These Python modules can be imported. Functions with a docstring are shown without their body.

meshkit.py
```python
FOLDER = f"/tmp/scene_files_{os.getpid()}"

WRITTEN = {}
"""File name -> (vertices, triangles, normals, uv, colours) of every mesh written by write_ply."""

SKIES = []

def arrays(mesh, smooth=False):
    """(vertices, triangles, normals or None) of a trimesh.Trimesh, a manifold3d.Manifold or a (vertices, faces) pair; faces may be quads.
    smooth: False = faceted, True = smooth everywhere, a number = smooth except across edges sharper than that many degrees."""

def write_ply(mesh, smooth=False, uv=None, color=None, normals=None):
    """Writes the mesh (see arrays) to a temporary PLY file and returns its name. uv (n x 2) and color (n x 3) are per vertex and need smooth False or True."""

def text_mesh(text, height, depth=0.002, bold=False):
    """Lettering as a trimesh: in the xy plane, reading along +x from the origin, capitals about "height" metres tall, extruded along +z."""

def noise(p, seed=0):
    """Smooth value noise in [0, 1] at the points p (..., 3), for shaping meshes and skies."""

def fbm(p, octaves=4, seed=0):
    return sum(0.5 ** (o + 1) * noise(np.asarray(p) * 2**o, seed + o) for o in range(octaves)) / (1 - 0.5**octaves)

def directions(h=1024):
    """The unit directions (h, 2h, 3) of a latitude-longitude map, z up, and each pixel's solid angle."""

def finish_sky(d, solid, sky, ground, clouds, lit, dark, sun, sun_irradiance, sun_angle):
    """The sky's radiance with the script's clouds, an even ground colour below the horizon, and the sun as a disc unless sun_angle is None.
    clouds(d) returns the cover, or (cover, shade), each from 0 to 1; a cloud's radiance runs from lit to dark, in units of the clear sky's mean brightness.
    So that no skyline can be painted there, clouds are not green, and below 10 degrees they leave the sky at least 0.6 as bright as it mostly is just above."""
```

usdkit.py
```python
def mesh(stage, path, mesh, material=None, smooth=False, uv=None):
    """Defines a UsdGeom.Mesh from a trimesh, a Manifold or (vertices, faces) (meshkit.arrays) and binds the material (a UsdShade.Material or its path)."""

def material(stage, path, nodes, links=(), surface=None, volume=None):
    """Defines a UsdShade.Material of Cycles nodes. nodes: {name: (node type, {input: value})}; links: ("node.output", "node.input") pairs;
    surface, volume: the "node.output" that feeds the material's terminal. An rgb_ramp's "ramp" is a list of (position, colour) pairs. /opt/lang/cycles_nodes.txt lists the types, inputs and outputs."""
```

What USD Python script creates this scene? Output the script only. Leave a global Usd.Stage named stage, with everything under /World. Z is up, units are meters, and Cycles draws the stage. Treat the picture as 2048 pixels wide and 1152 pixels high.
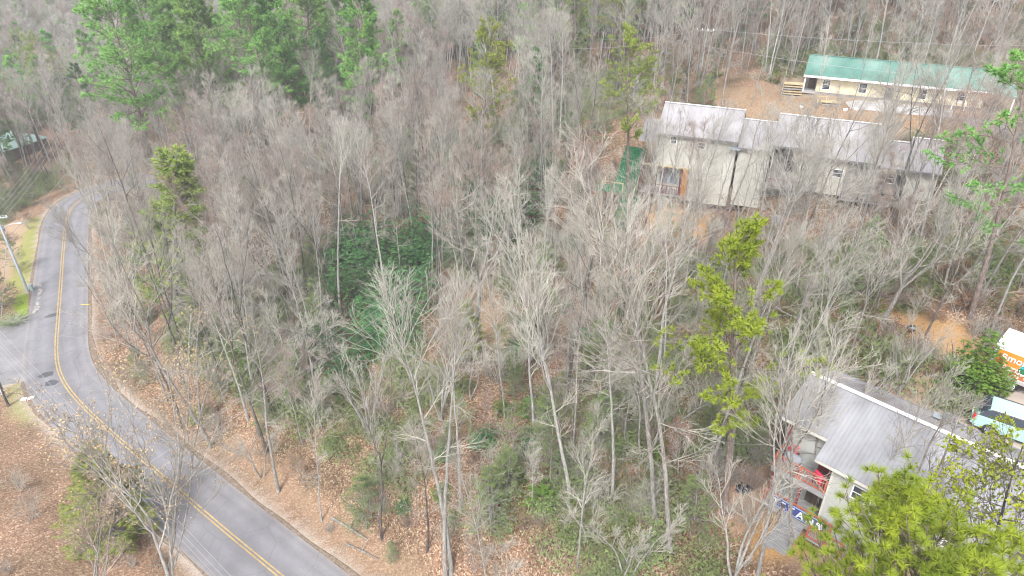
import math, random
import numpy as np, trimesh, usdkit, meshkit
from pxr import Usd, UsdGeom, UsdLux, UsdShade, Sdf, Gf, Vt
from scipy.interpolate import RBFInterpolator, RegularGridInterpolator
from scipy.ndimage import gaussian_filter
import shapely
from shapely.geometry import Polygon, LineString, Point

rng = np.random.default_rng(7)
stage = Usd.Stage.CreateInMemory()
UsdGeom.SetStageUpAxis(stage, UsdGeom.Tokens.z)
UsdGeom.SetStageMetersPerUnit(stage, 1.0)
UsdGeom.Xform.Define(stage, '/World')
UsdGeom.Scope.Define(stage, '/World/Looks')

# ------------------------------------------------------------------ camera, sky, sun, exposure
CAM_Z, PITCH, FPX = 44.0, math.radians(30.4), 1365.33       # metres, radians, focal length in photograph pixels (2048 wide)
EXPOSURE = 1.5
SUN_EL, SUN_AZ = math.radians(52), math.radians(200)         # azimuth of the direction towards the sun: atan2(x, y)
HAZE = 0.00055
SKY_STRENGTH, SUN_INTENSITY, SUN_ANGLE = 0.13, 0.40, 14.0

cam = UsdGeom.Camera.Define(stage, '/World/camera')
cam.AddTranslateOp().Set(Gf.Vec3d(0, 0, CAM_Z))
cam.AddRotateXOp().Set(90 - math.degrees(PITCH))
cam.CreateHorizontalApertureAttr(36.0); cam.CreateVerticalApertureAttr(20.25)
cam.CreateFocalLengthAttr(36.0 * FPX / 2048)
cam.CreateClippingRangeAttr(Gf.Vec2f(0.1, 5000))
cam.CreateExposureAttr(EXPOSURE)

def material(name, nodes, links, **kw):
    return usdkit.material(stage, '/World/Looks/' + name, nodes, links, **kw)

sky_mat = material('sky_look', {
    'sky': ('sky_texture', {'sky_type': 'single_scattering', 'sun_disc': False, 'sun_elevation': SUN_EL, 'sun_rotation': SUN_AZ, 'aerosol_density': 2.0}),
    'tc': ('texture_coordinate', {}),
    'cl': ('noise_texture', {'scale': 2.2, 'detail': 5.0, 'roughness': 0.55}),
    'cr': ('rgb_ramp', {'ramp': [(0.25, (0.8, 0.8, 0.8)), (0.6, (1, 1, 1))]}),
    'bw': ('rgb_to_bw', {}),
    'over': ('mix_color', {'blend_type': 'multiply', 'fac': 1.0, 'b': (1.28, 1.31, 1.38)}),
    'cover': ('mix_color', {'blend_type': 'mix'}),
    'bg': ('background_shader', {'strength': SKY_STRENGTH})},
    [('tc.generated', 'cl.vector'), ('cl.fac', 'cr.fac'), ('sky.color', 'bw.color'), ('bw.val', 'over.a'), ('cr.color', 'cover.fac'),
     ('sky.color', 'cover.a'), ('over.result', 'cover.b'), ('cover.result', 'bg.color')], surface='bg.background')
dome = UsdLux.DomeLight.Define(stage, '/World/sky')
UsdShade.MaterialBindingAPI.Apply(dome.GetPrim()).Bind(sky_mat)
dome.GetPrim().SetCustomDataByKey('kind', 'structure')
sun = UsdLux.DistantLight.Define(stage, '/World/sun')
sun.CreateIntensityAttr(SUN_INTENSITY); sun.CreateAngleAttr(SUN_ANGLE); sun.CreateNormalizeAttr(True)
sun.CreateColorAttr(Gf.Vec3f(1.0, 0.975, 0.945))
sun.AddRotateZOp().Set(-math.degrees(SUN_AZ)); sun.AddRotateXOp().Set(-(90 - math.degrees(SUN_EL)))

# ------------------------------------------------------------------ helpers: names, tags, shapes
taken = {}
def numbered(parent, name):
    k = taken.get((parent, name), 0); taken[(parent, name)] = k + 1
    return name if k == 0 else '%s_%03d' % (name, k)
def tag(p, label=None, cat=None, group=None, kind=None):
    p = p.GetPrim() if hasattr(p, 'GetPrim') else p
    for k, v in (('label', label), ('category', cat), ('group', group), ('kind', kind)):
        if v: p.SetCustomDataByKey(k, v)
    return p
def thing(name, label, cat, loc=(0, 0, 0), rotz=0.0, group=None, kind=None):
    x = UsdGeom.Xform.Define(stage, '/World/' + numbered('/World', name))
    x.AddTranslateOp().Set(Gf.Vec3d(*map(float, loc))); x.AddRotateZOp().Set(math.degrees(rotz))
    return tag(x, label, cat, group, kind)
def part(name, mesh, mat, parent=None, smooth=False, label=None):
    base = str(parent.GetPath()) if parent is not None else '/World'
    m = usdkit.mesh(stage, base + '/' + numbered(base, name), mesh, mat, smooth=smooth).GetPrim()
    if label: m.SetCustomDataByKey('label', label)
    if name in ('branches', 'twigs', 'needles', 'leaves', 'buds', 'dead_leaves', 'stems') and parent is not None: m.SetCustomDataByKey('kind', 'stuff')
    return m
def foliage(name, vf, mat, parent, crown=None):
    """Leaves and needles: every blade faces up, with normals eased towards the outside of the crown as foliage catches the sky."""
    v, f = vf; n = np.cross(v[f[:, 1]] - v[f[:, 0]], v[f[:, 2]] - v[f[:, 0]]); f = np.where(n[:, 2:3] < 0, f[:, ::-1], f); n = n * np.where(n[:, 2:3] < 0, -1, 1); n /= np.maximum(np.linalg.norm(n, axis=1, keepdims=True), 1e-12)
    vn = np.zeros_like(v)
    for k in range(3): np.add.at(vn, f[:, k], n)
    c = np.median(v, 0); out = (v - c) * [1, 1, .6]; out /= np.maximum(np.linalg.norm(out, axis=1, keepdims=True), .3); out[:, 2] = np.maximum(out[:, 2], 0)
    vn = vn * .45 + out * .35 + [0, 0, .75]; vn /= np.linalg.norm(vn, axis=1, keepdims=True)
    m = part(name, (v, f), mat, parent); g = UsdGeom.Mesh(m); g.CreateNormalsAttr(Vt.Vec3fArray.FromNumpy(vn.astype(np.float32))); g.SetNormalsInterpolation('vertex'); return m
def single(name, mesh, mat, label, cat, group=None, smooth=False, kind=None):
    return tag(part(name, mesh, mat, None, smooth), label, cat, group, kind)

def box(x0, y0, z0, x1, y1, z1):
    b = trimesh.creation.box((abs(x1 - x0), abs(y1 - y0), abs(z1 - z0)))
    b.apply_translation(((x0 + x1) / 2, (y0 + y1) / 2, (z0 + z1) / 2)); return b
def cat_(*ms): return trimesh.util.concatenate(list(ms))
def extr(poly, h, z=0.0):
    m = trimesh.creation.extrude_polygon(Polygon(poly) if not isinstance(poly, Polygon) else poly, h, engine='earcut'); m.apply_translation((0, 0, z)); return m
def beam(a, b, w, h=None, up=(0, 0, 1)):
    """A square bar from a to b."""
    a, b = np.array(a, float), np.array(b, float); d = b - a; L = np.linalg.norm(d); d /= L
    h = h or w; u = np.array(up, float)
    if abs(d @ u) > 0.98: u = np.array([1.0, 0, 0])
    s = np.cross(d, u); s /= np.linalg.norm(s); v = np.cross(s, d)
    m = trimesh.creation.box((L, w, h)); T = np.eye(4); T[:3, 0], T[:3, 1], T[:3, 2], T[:3, 3] = d, s, v, (a + b) / 2
    m.apply_transform(T); return m
def tubes(P, R, S=3, wrap=None):
    """P (N,K,3) polylines, R (N,K) radii -> (vertices, faces): N tubes with S sides."""
    P, R = np.asarray(P, float), np.asarray(R, float); N, K = R.shape
    T = np.empty_like(P); T[:, 1:-1] = P[:, 2:] - P[:, :-2]; T[:, 0] = P[:, 1] - P[:, 0]; T[:, -1] = P[:, -1] - P[:, -2]
    T /= np.maximum(np.linalg.norm(T, axis=2, keepdims=True), 1e-9)
    D = P[:, -1] - P[:, 0]; ref = np.where((np.abs(D[:, 2]) > 0.8 * np.linalg.norm(D, axis=1))[:, None], [1.0, 0.13, 0], [0.05, 0.1, 1.0])[:, None, :]
    U = np.cross(T, ref); U /= np.maximum(np.linalg.norm(U, axis=2, keepdims=True), 1e-9); V = np.cross(T, U)
    a = np.arange(S) * 2 * np.pi / S
    ring = P[:, :, None] + R[:, :, None, None] * (U[:, :, None] * np.cos(a)[:, None] + V[:, :, None] * np.sin(a)[:, None])
    i = np.arange(N)[:, None, None] * K * S + np.arange(K - 1)[None, :, None] * S
    s = np.arange(S)[None, None]; n = (s + 1) % S
    q = np.stack([i + s, i + n, i + S + n, i + S + s], -1).reshape(-1, 4)
    return ring.reshape(-1, 3), np.vstack([q[:, [0, 1, 2]], q[:, [0, 2, 3]]])
def join(*vf):
    vs, fs, n = [], [], 0
    for v, f in vf: vs.append(v); fs.append(f + n); n += len(v)
    return np.vstack(vs), np.vstack(fs)
def unit(v): return v / np.maximum(np.linalg.norm(v, axis=-1, keepdims=True), 1e-9)
def wire(pts, r): return tubes([pts], np.full((1, len(pts)), r), 4)

# ------------------------------------------------------------------ where a pixel of the photograph (2048 x 1152) lies in the place
SP, CP = math.sin(PITCH), math.cos(PITCH)
def ray(u, v):
    cx, cy = (u - 1024) / FPX, (v - 576) / FPX
    return np.array([cx, CP - cy * SP, -SP - cy * CP])
def at(u, v, z):
    d = ray(u, v); return np.array([0, 0, CAM_Z]) + d * ((z - CAM_Z) / d[2])
def pix(p):
    x, y, z = p[0], p[1], p[2] - CAM_Z
    dep = y * CP - z * SP; up = y * SP + z * CP
    return 1024 + FPX * x / dep, 576 - FPX * up / dep, dep

# ------------------------------------------------------------------ terrain
road_px = [(330, 352), (262, 366), (205, 380), (165, 395), (143, 414), (134, 435), (128, 480), (122, 560), (116, 640), (112, 695), (114, 738), (132, 775), (168, 815), (245, 885), (330, 958), (448, 1060), (560, 1152), (700, 1268), (860, 1400)]
rp = np.array([at(u, v, 0.0)[:2] for u, v in road_px])
tt = np.concatenate([[0], np.cumsum(np.linalg.norm(np.diff(rp, axis=0), axis=1))])
from scipy.interpolate import PchipInterpolator
ts = np.arange(0, tt[-1], 1.0)
road_c = np.stack([PchipInterpolator(tt, rp[:, k])(ts) for k in (0, 1)], 1)
for _ in range(12): road_c[1:-1] = (road_c[:-2] + 2 * road_c[1:-1] + road_c[2:]) / 4
road_line = LineString(road_c); ROAD_HALF = 3.12

side_px = [(125, 640), (85, 618), (72, 626), (0, 652), (-200, 700), (-420, 790), (-420, 900), (-140, 800), (20, 767), (62, 764), (105, 790), (150, 800)]
side_poly = Polygon([at(u, v, 0)[:2] for u, v in side_px])

ctrl_px = [  # pixel, height of the ground there
    (20, 700, 0), (50, 590, 0.2), (0, 500, -1), (30, 300, -2), (60, 860, 0.3), (0, 1000, 0.8), (0, 1140, 1.2), (250, 1060, 0.4),
    (240, 770, 0.8), (365, 855, 1.6), (420, 895, 1.5), (530, 905, 2.4), (640, 1010, 1.6), (750, 1085, 2.4), (850, 1140, 4), (900, 1152, 4.8),
    (260, 600, 1.0), (240, 480, 0.8), (340, 560, 2.0), (450, 600, 3), (560, 690, 3.6), (637, 800, 3.8), (670, 664, 4.2), (777, 631, 4.8), (760, 570, 4.2), (958, 704, 6.2), (980, 620, 6.4), (887, 540, 5.4),
    (1143, 1001, 7.8), (1128, 800, 7.8), (920, 1022, 5.8), (1223, 1008, 8.6), (1338, 1100, 9.3), (1314, 1046, 9.2), (1425, 940, 10.5),
    (1488, 980, 11.3), (1515, 1150, 11.3), (1570, 1075, 11.8), (1580, 920, 12.4), (1500, 800, 11.5),
    (2035, 762, 19.0), (1890, 850, 17.6), (1965, 872, 18.2), (1850, 690, 18.0), (1960, 660, 19.8), (2000, 560, 20.2), (1780, 640, 16.8), (1700, 720, 14.5),
    (1250, 420, 10.2), (1330, 440, 10.2), (1420, 440, 10.3), (1520, 465, 11.0), (1600, 430, 13.2), (1680, 400, 14.6), (1830, 385, 16.0), (1600, 560, 13.0), (1400, 560, 9.6),
    (1450, 212, 20.6), (1700, 222, 21.4), (1920, 250, 21.8), (1620, 195, 21.6), (1960, 225, 21.8), (2040, 280, 21.5),
    (1300, 205, 17.5), (1200, 250, 15), (1115, 305, 12.5), (1050, 360, 10), (1000, 300, 11), (900, 320, 8.5), (700, 260, 6.5), (520, 260, 4.5), (380, 300, 2.0), (250, 350, 0.5), (150, 320, -0.5)]
ctrl = [(*at(u, v, z)[:2], z) for u, v, z in ctrl_px]
ctrl += [(-60, 205, 6), (-140, 210, 2), (-220, 220, 4), (0, 185, 17), (45, 150, 24), (90, 140, 26), (140, 130, 30), (-200, 330, 26), (-120, 330, 24), (-40, 300, 28), (60, 260, 38), (140, 240, 42), (220, 220, 44),
         (-330, 420, 75), (-180, 470, 85), (-40, 460, 80), (120, 420, 90), (300, 380, 95), (-300, 150, 4), (-330, 260, 22), (0, 640, 130), (-350, 620, 130), (350, 600, 140),
         (0, 0, 4.5), (12, 12, 8.5), (20, 16, 12), (34, 12, 15.5), (60, 0, 18), (100, 30, 24), (40, 34, 20.5), (-14, 17, 2.0), (-40, 0, 1.5), (-100, 0, 3), (-120, 60, 1), (0, -40, 4), (60, 55, 21), (75, 80, 23.5), (120, 100, 29), (-80, -60, 3), (80, -60, 18)]
ctrl = np.array(ctrl)
rbf = RBFInterpolator(ctrl[:, :2], ctrl[:, 2], kernel='thin_plate_spline', smoothing=0.6)

def lines(lo, hi, step, out_lo, out_hi, g=1.16):
    mid = list(np.arange(lo, hi + 1e-6, step)); a, s = [lo], step
    while a[-1] > out_lo: s *= g; a.append(a[-1] - s)
    b, s = [hi], step
    while b[-1] < out_hi: s *= g; b.append(b[-1] + s)
    return np.array(a[:0:-1] + mid + b[1:])
GX, GY = lines(-72, 66, 0.85, -900, 900), lines(12, 104, 0.85, -260, 1400)
XX, YY = np.meshgrid(GX, GY, indexing='ij')
flat = np.stack([XX.ravel(), YY.ravel()], 1)
HZ = rbf(np.stack([np.clip(flat[:, 0], -400, 400), np.clip(flat[:, 1], -80, 700)], 1)).reshape(XX.shape)
HZ = np.clip(HZ, -4, 190)
pn = np.stack([XX * 0.11, YY * 0.11, XX * 0], -1)
wood_amp = np.clip((np.hypot(XX, YY) - 10) / 40, 0.2, 1)
HZ += (meshkit.fbm(pn, 4, 3) - 0.5) * 1.3 * wood_amp + (meshkit.noise(np.stack([XX * .9, YY * .9, XX * 0], -1), 5) - 0.5) * 0.08

def blend_to(poly_or_line, dist0, dist1, z):
    """Levels the ground near a shape: exactly z within dist0, natural beyond dist1."""
    global HZ
    d = shapely.distance(shapely.points(flat), poly_or_line).reshape(XX.shape)
    w = np.clip((d - dist0) / (dist1 - dist0), 0, 1); w = w * w * (3 - 2 * w)
    HZ = z + (HZ - z) * w
def frame(o, e1):
    e1 = np.array(e1, float) / np.linalg.norm(e1); o = np.array(o, float)
    return o, e1, np.array([e1[1], -e1[0]]), math.atan2(e1[1], e1[0])      # origin, along, towards the front, turn
def quad(fr, s0, t0, s1, t1):
    o, e1, e2, _ = fr; return Polygon([o + e1 * s + e2 * t for s, t in ((s0, t0), (s1, t0), (s1, t1), (s0, t1))])
FA = frame((17.65, 32.2), (0.705, -0.709))       # lower house: x along its ridge, t towards its deck side
FB = frame((16.6, 76.3), (0.895, -0.446))        # long grey-roofed house
FC = frame((38.5, 90.6), (0.906, -0.423))        # cream house
FT = frame((27.55, 31.8), (0.68, -0.733))        # truck
FS = frame((25.2, 28.6), (0.80, -0.60))          # parked car
blend_to(quad(FC, -1, -6, 24, 7), 0.5, 5, 21.6)
blend_to(quad(FT, -2, -3.5, 9, 1.5), 0.3, 4, 19.0)
blend_to(quad(FS, -1, -1, 8, 3), 0.3, 3, 18.2)
blend_to(quad(FA, -0.2, 2.2, 6, 6.2), 0.3, 3, 11.9)
blend_to(LineString(road_c), ROAD_HALF + 1.0, 10.0, -0.03)
blend_to(side_poly, 0.6, 5.0, -0.03)
ground_fn = RegularGridInterpolator((GX, GY), HZ, bounds_error=False, fill_value=0)
def gz(x, y): return float(ground_fn((x, y)))
def gzs(p): return ground_fn(np.asarray(p)[:, :2])
def on(u, v):
    """The point of the ground that a pixel shows."""
    d = ray(u, v); s = np.concatenate([np.arange(15, 180, 0.25), np.arange(180, 900, 2.0)])
    p = np.array([0, 0, CAM_Z]) + d * s[:, None]
    below = np.nonzero(p[:, 2] < gzs(p))[0]
    return p[below[0]] if len(below) else p[-1]
def onpoly(px): return Polygon([on(u, v)[:2] for u, v in px])
# ------------------------------------------------------------------ materials
def rough(name, ramp, scale=4.0, stretch=(1, 1, 1), rough=0.85, detail=5.0, bump=0.0, dist=0.02, metallic=0.0, spec=0.3, vary=0.0, island=0.0, coords='object', nrough=0.55):
    """A surface whose colour wanders along a ramp of noise."""
    n = {'tc': ('texture_coordinate', {}), 'mp': ('mapping', {'scale': stretch}), 'nz': ('noise_texture', {'scale': float(scale), 'detail': float(detail), 'roughness': nrough}),
         'rp': ('rgb_ramp', {'ramp': ramp}), 'p': ('principled_bsdf', {'roughness': rough, 'metallic': metallic, 'specular_ior_level': spec})}
    l = [('tc.object', 'mp.vector'), ('mp.vector', 'nz.vector'), ('nz.fac', 'rp.fac')]
    if coords == 'world':
        n['geo'] = ('geometry', {}); l[0] = ('geo.position', 'mp.vector')
    last = 'rp.color'
    if vary or island:
        n['rnd'] = ('object_info', {}) if vary else ('geometry', {})
        k = vary or island
        n['mr'] = ('map_range', {'to_min': 1 - k, 'to_max': 1 + k}); n['hs'] = ('hsv', {})
        l += [('rnd.random' if vary else 'rnd.random_per_island', 'mr.value'), ('mr.result', 'hs.value'), (last, 'hs.color')]; last = 'hs.color'
    if bump:
        n['bp'] = ('bump', {'strength': bump, 'distance': dist}); l += [('nz.fac', 'bp.height'), ('bp.normal', 'p.normal')]
    l.append((last, 'p.base_color'))
    return material(name, n, l, surface='p.BSDF')
def plain(name, c, rough_=0.6, metallic=0.0, spec=0.4):
    d = tuple(x * 0.88 for x in c); e = tuple(min(1, x * 1.08) for x in c)
    return rough(name, [(0.3, d), (0.7, e)], 3.0, rough=rough_, metallic=metallic, spec=spec)
def leafy(name, ramp, scale=1.2, trans=0.3, rough_=0.6, vary=0.15, hue=0.015):
    n = {'geo': ('geometry', {}), 'oi': ('object_info', {}), 'nz': ('noise_texture', {'scale': scale, 'detail': 2.0}),
         'mix': ('math', {'math_type': 'multiply_add', 'value2': 0.55}), 'half': ('math', {'math_type': 'multiply', 'value2': 0.45}),
         'rp': ('rgb_ramp', {'ramp': ramp}), 'mr': ('map_range', {'to_min': 1 - vary, 'to_max': 1 + vary}), 'mh': ('map_range', {'to_min': 0.5 - hue, 'to_max': 0.5 + hue}), 'hs': ('hsv', {}),
         'p': ('principled_bsdf', {'roughness': rough_, 'specular_ior_level': 0.25}), 't': ('translucent_bsdf', {}), 'm': ('mix_closure', {'fac': trans})}
    l = [('geo.position', 'nz.vector'), ('geo.random_per_island', 'half.value1'), ('nz.fac', 'mix.value1'), ('half.value', 'mix.value3'), ('mix.value', 'rp.fac'),
         ('oi.random', 'mr.value'), ('mr.result', 'hs.value'), ('oi.random', 'mh.value'), ('mh.result', 'hs.hue'), ('rp.color', 'hs.color'), ('hs.color', 'p.base_color'), ('hs.color', 't.color'), ('p.BSDF', 'm.closure1'), ('t.BSDF', 'm.closure2')]
    return material(name, n, l, surface='m.closure')

M = {}
# bark of trunks (streaked, with pale lichen) and of twigs
M['bark_pale'] = rough('bark_pale', [(0.25, (.155, .146, .132)), (0.5, (.285, .273, .25)), (0.75, (.45, .438, .405))], 5, (2.2, 2.2, .45), .92, bump=.5, vary=.18)
M['bark_mid'] = rough('bark_mid', [(0.25, (.10, .09, .08)), (0.5, (.215, .20, .178)), (0.75, (.39, .37, .335))], 5, (2.2, 2.2, .45), .92, bump=.5, vary=.2)
M['bark_dark'] = rough('bark_dark', [(0.25, (.035, .03, .027)), (0.5, (.085, .075, .066)), (0.78, (.21, .195, .175))], 5, (2.4, 2.4, .4), .94, bump=.6, vary=.2)
M['bark_pine'] = rough('bark_pine', [(0.25, (.07, .05, .042)), (0.5, (.15, .115, .098)), (0.78, (.28, .23, .20))], 6, (2.4, 2.4, .5), .94, bump=.6, vary=.15)
M['twig_pale'] = rough('twig_pale', [(0.3, (.24, .222, .188)), (0.7, (.41, .388, .335))], 2.5, rough=.9, vary=.22)
M['twig_mid'] = rough('twig_mid', [(0.3, (.195, .176, .148)), (0.7, (.36, .332, .286))], 2.5, rough=.9, vary=.28)
M['twig_dark'] = rough('twig_dark', [(0.3, (.105, .092, .08)), (0.7, (.20, .182, .16))], 2.5, rough=.9, vary=.28)
M['twig_rose'] = rough('twig_rose', [(0.3, (.20, .152, .127)), (0.7, (.34, .275, .236))], 2.5, rough=.9, vary=.28)
# foliage
M['white_pine'] = leafy('white_pine_needles', [(0.2, (0.16, 0.31, 0.08)), (0.5, (0.35, 0.55, 0.13)), (0.8, (0.56, 0.66, 0.16))], .5, .3)
M['dark_pine'] = leafy('dark_pine_needles', [(0.2, (0.09, 0.18, 0.06)), (0.5, (0.2, 0.36, 0.1)), (0.8, (0.36, 0.5, 0.13))], .6, .25)
M['pitch_pine'] = leafy('pitch_pine_needles', [(0.2, (0.22, 0.28, 0.06)), (0.5, (0.42, 0.48, 0.09)), (0.8, (0.6, 0.63, 0.14))], .8, .3)
M['bright_pine'] = leafy('bright_pine_needles', [(0.2, (0.24, 0.32, 0.035)), (0.5, (0.45, 0.54, 0.05)), (0.8, (0.62, 0.67, 0.11))], .8, .35)
M['near_pine'] = leafy('near_pine_needles', [(0.2, (0.25, 0.33, 0.035)), (0.5, (0.5, 0.57, 0.05)), (0.8, (0.68, 0.69, 0.11))], 1.1, .35, hue=.0)
M['hemlock'] = leafy('hemlock_leaves', [(0.2, (0.16, 0.22, 0.085)), (0.5, (0.34, 0.43, 0.14)), (0.8, (0.52, 0.58, 0.21))], .8, .3)
M['cedar'] = leafy('cedar_leaves', [(0.2, (0.2, 0.25, 0.06)), (0.5, (0.38, 0.43, 0.09)), (0.8, (0.56, 0.58, 0.15))], .8, .3)
M['rhodo'] = leafy('rhododendron_leaves', [(0.22, (0.045, 0.11, 0.045)), (0.45, (0.15, 0.31, 0.09)), (0.62, (0.26, 0.42, 0.12)), (0.85, (0.48, 0.58, 0.19))], 1.0, .15, .42)
M['sage'] = leafy('sage_leaves', [(0.2, (0.18, 0.22, 0.09)), (0.5, (0.35, 0.41, 0.16)), (0.8, (0.52, 0.56, 0.24))], .8, .3)
M['laurel'] = leafy('laurel_leaves', [(0.2, (0.09, 0.16, 0.03)), (0.5, (0.2, 0.31, 0.045)), (0.8, (0.42, 0.5, 0.07))], 1.0, .25, .42)
M['bud_leaf'] = leafy('young_leaves', [(0.25, (0.3, 0.34, 0.03)), (0.5, (0.5, 0.51, 0.05)), (0.8, (0.64, 0.6, 0.09))], 1.0, .4)
M['bud_peach'] = leafy('tree_buds', [(0.25, (0.4, 0.27, 0.17)), (0.5, (0.55, 0.41, 0.25)), (0.8, (0.66, 0.56, 0.35))], 1.0, .2)
M['bud_rust'] = leafy('rust_buds', [(0.25, (.28, .15, .09)), (0.5, (.40, .23, .14)), (0.8, (.50, .33, .20))], 1.0, .25)
M['russet'] = leafy('russet_leaves', [(0.25, (.25, .12, .055)), (0.5, (.40, .21, .11)), (0.8, (.52, .31, .18))], 1.0, .35)
# built things
M['asphalt'] = material('asphalt', {'geo': ('geometry', {}), 'big': ('noise_texture', {'scale': .35, 'detail': 8.0, 'roughness': .65}), 'fine': ('noise_texture', {'scale': 14.0, 'detail': 6.0, 'roughness': .7}), 'ac': ('attribute', {'attribute': 'across'}),
    'base': ('rgb_ramp', {'ramp': [(.28, (.165, .159, .166)), (.5, (.197, .191, .199)), (.75, (.235, .228, .236))]}), 'tr': ('rgb_ramp', {'ramp': [(0, (1.25, 1.2, 1.12)), (.05, (1.0, .98, .96)), (.11, (1.1, 1.1, 1.1)), (.19, (.95, .95, .95)), (.30, (1.09, 1.09, 1.1)), (.42, (.93, .93, .93)), (.5, (.88, .88, .88)), (.58, (.93, .93, .93)), (.70, (1.09, 1.09, 1.1)), (.81, (.95, .95, .95)), (.89, (1.1, 1.1, 1.1)), (.95, (1.0, .98, .96)), (1, (1.25, 1.2, 1.12))]}),
    'fr': ('rgb_ramp', {'ramp': [(.3, (.86, .86, .86)), (.7, (1.13, 1.13, 1.13))]}), 'm1': ('mix_color', {'blend_type': 'multiply', 'fac': 1.0, 'use_clamp': False}), 'm2': ('mix_color', {'blend_type': 'multiply', 'fac': 1.0, 'use_clamp': False}), 'cr': ('voronoi_texture', {'scale': .45, 'feature': 'distance_to_edge', 'randomness': 1.0}), 'wob': ('mix_vector', {'fac': .35}),
    'ck': ('rgb_ramp', {'ramp': [(0, (.55, .55, .55)), (.006, (.6, .6, .6)), (.016, (1, 1, 1))]}), 'm3': ('mix_color', {'blend_type': 'multiply', 'fac': .3, 'use_clamp': False}), 'bp': ('bump', {'strength': .15, 'distance': .02}), 'p': ('principled_bsdf', {'roughness': .9, 'specular_ior_level': .25})},
    [('geo.position', 'big.vector'), ('geo.position', 'fine.vector'), ('geo.position', 'wob.a'), ('big.color', 'wob.b'), ('wob.result', 'cr.vector'), ('cr.distance', 'ck.fac'), ('big.fac', 'base.fac'), ('ac.fac', 'tr.fac'), ('fine.fac', 'fr.fac'), ('base.color', 'm1.a'), ('tr.color', 'm1.b'), ('m1.result', 'm2.a'), ('fr.color', 'm2.b'), ('m2.result', 'm3.a'), ('ck.color', 'm3.b'), ('m3.result', 'p.base_color'), ('fine.fac', 'bp.height'), ('bp.normal', 'p.normal')], surface='p.BSDF')
M['old_asphalt'] = rough('old_asphalt', [(0.3, (.17, .165, .168)), (0.7, (.25, .242, .245))], .5, rough=.92, coords='world', detail=9)
M['patch'] = rough('patch_asphalt', [(0.3, (.07, .07, .08)), (0.7, (.11, .11, .12))], 2, rough=.9, coords='world')
M['yellow_paint'] = rough('yellow_paint', [(0.34, (.24, .19, .14)), (0.48, (.40, .275, .11)), (0.7, (.49, .345, .15))], 2.6, rough=.7, coords='world', detail=8)
M['gravel'] = rough('gravel', [(0.3, (.11, .08, .06)), (0.5, (.195, .145, .105)), (0.68, (.27, .215, .17)), (0.8, (.42, .38, .34))], 3.5, rough=.95, bump=.6, dist=.05, coords='world', detail=8)
M['concrete'] = rough('concrete', [(0.3, (.34, .32, .31)), (0.7, (.48, .46, .44))], 1.2, rough=.9, coords='world', detail=8)
M['drive'] = rough('driveway', [(0.3, (.27, .22, .18)), (0.55, (.37, .31, .265)), (0.8, (.44, .39, .34))], .35, rough=.93, bump=.2, coords='world', detail=9)
M['steel_roof'] = rough('steel_roof', [(0.26, (.16, .14, .125)), (0.38, (.22, .215, .22)), (0.52, (.305, .302, .315)), (0.75, (.39, .39, .41))], .55, (1, .35, 1), .5, metallic=.25, detail=8, island=.04)
M['grey_roof'] = rough('grey_roof', [(0.26, (.17, .135, .115)), (0.38, (.25, .232, .23)), (0.52, (.335, .318, .324)), (0.75, (.42, .40, .415))], .5, (1, .35, 1), .55, metallic=.15, detail=8, island=.04)
M['green_roof'] = rough('green_roof', [(0.3, (.09, .20, .16)), (0.5, (.135, .27, .22)), (0.78, (.27, .38, .33))], .35, (1, .5, 1), .5, metallic=.1, detail=8, island=.05)
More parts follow.
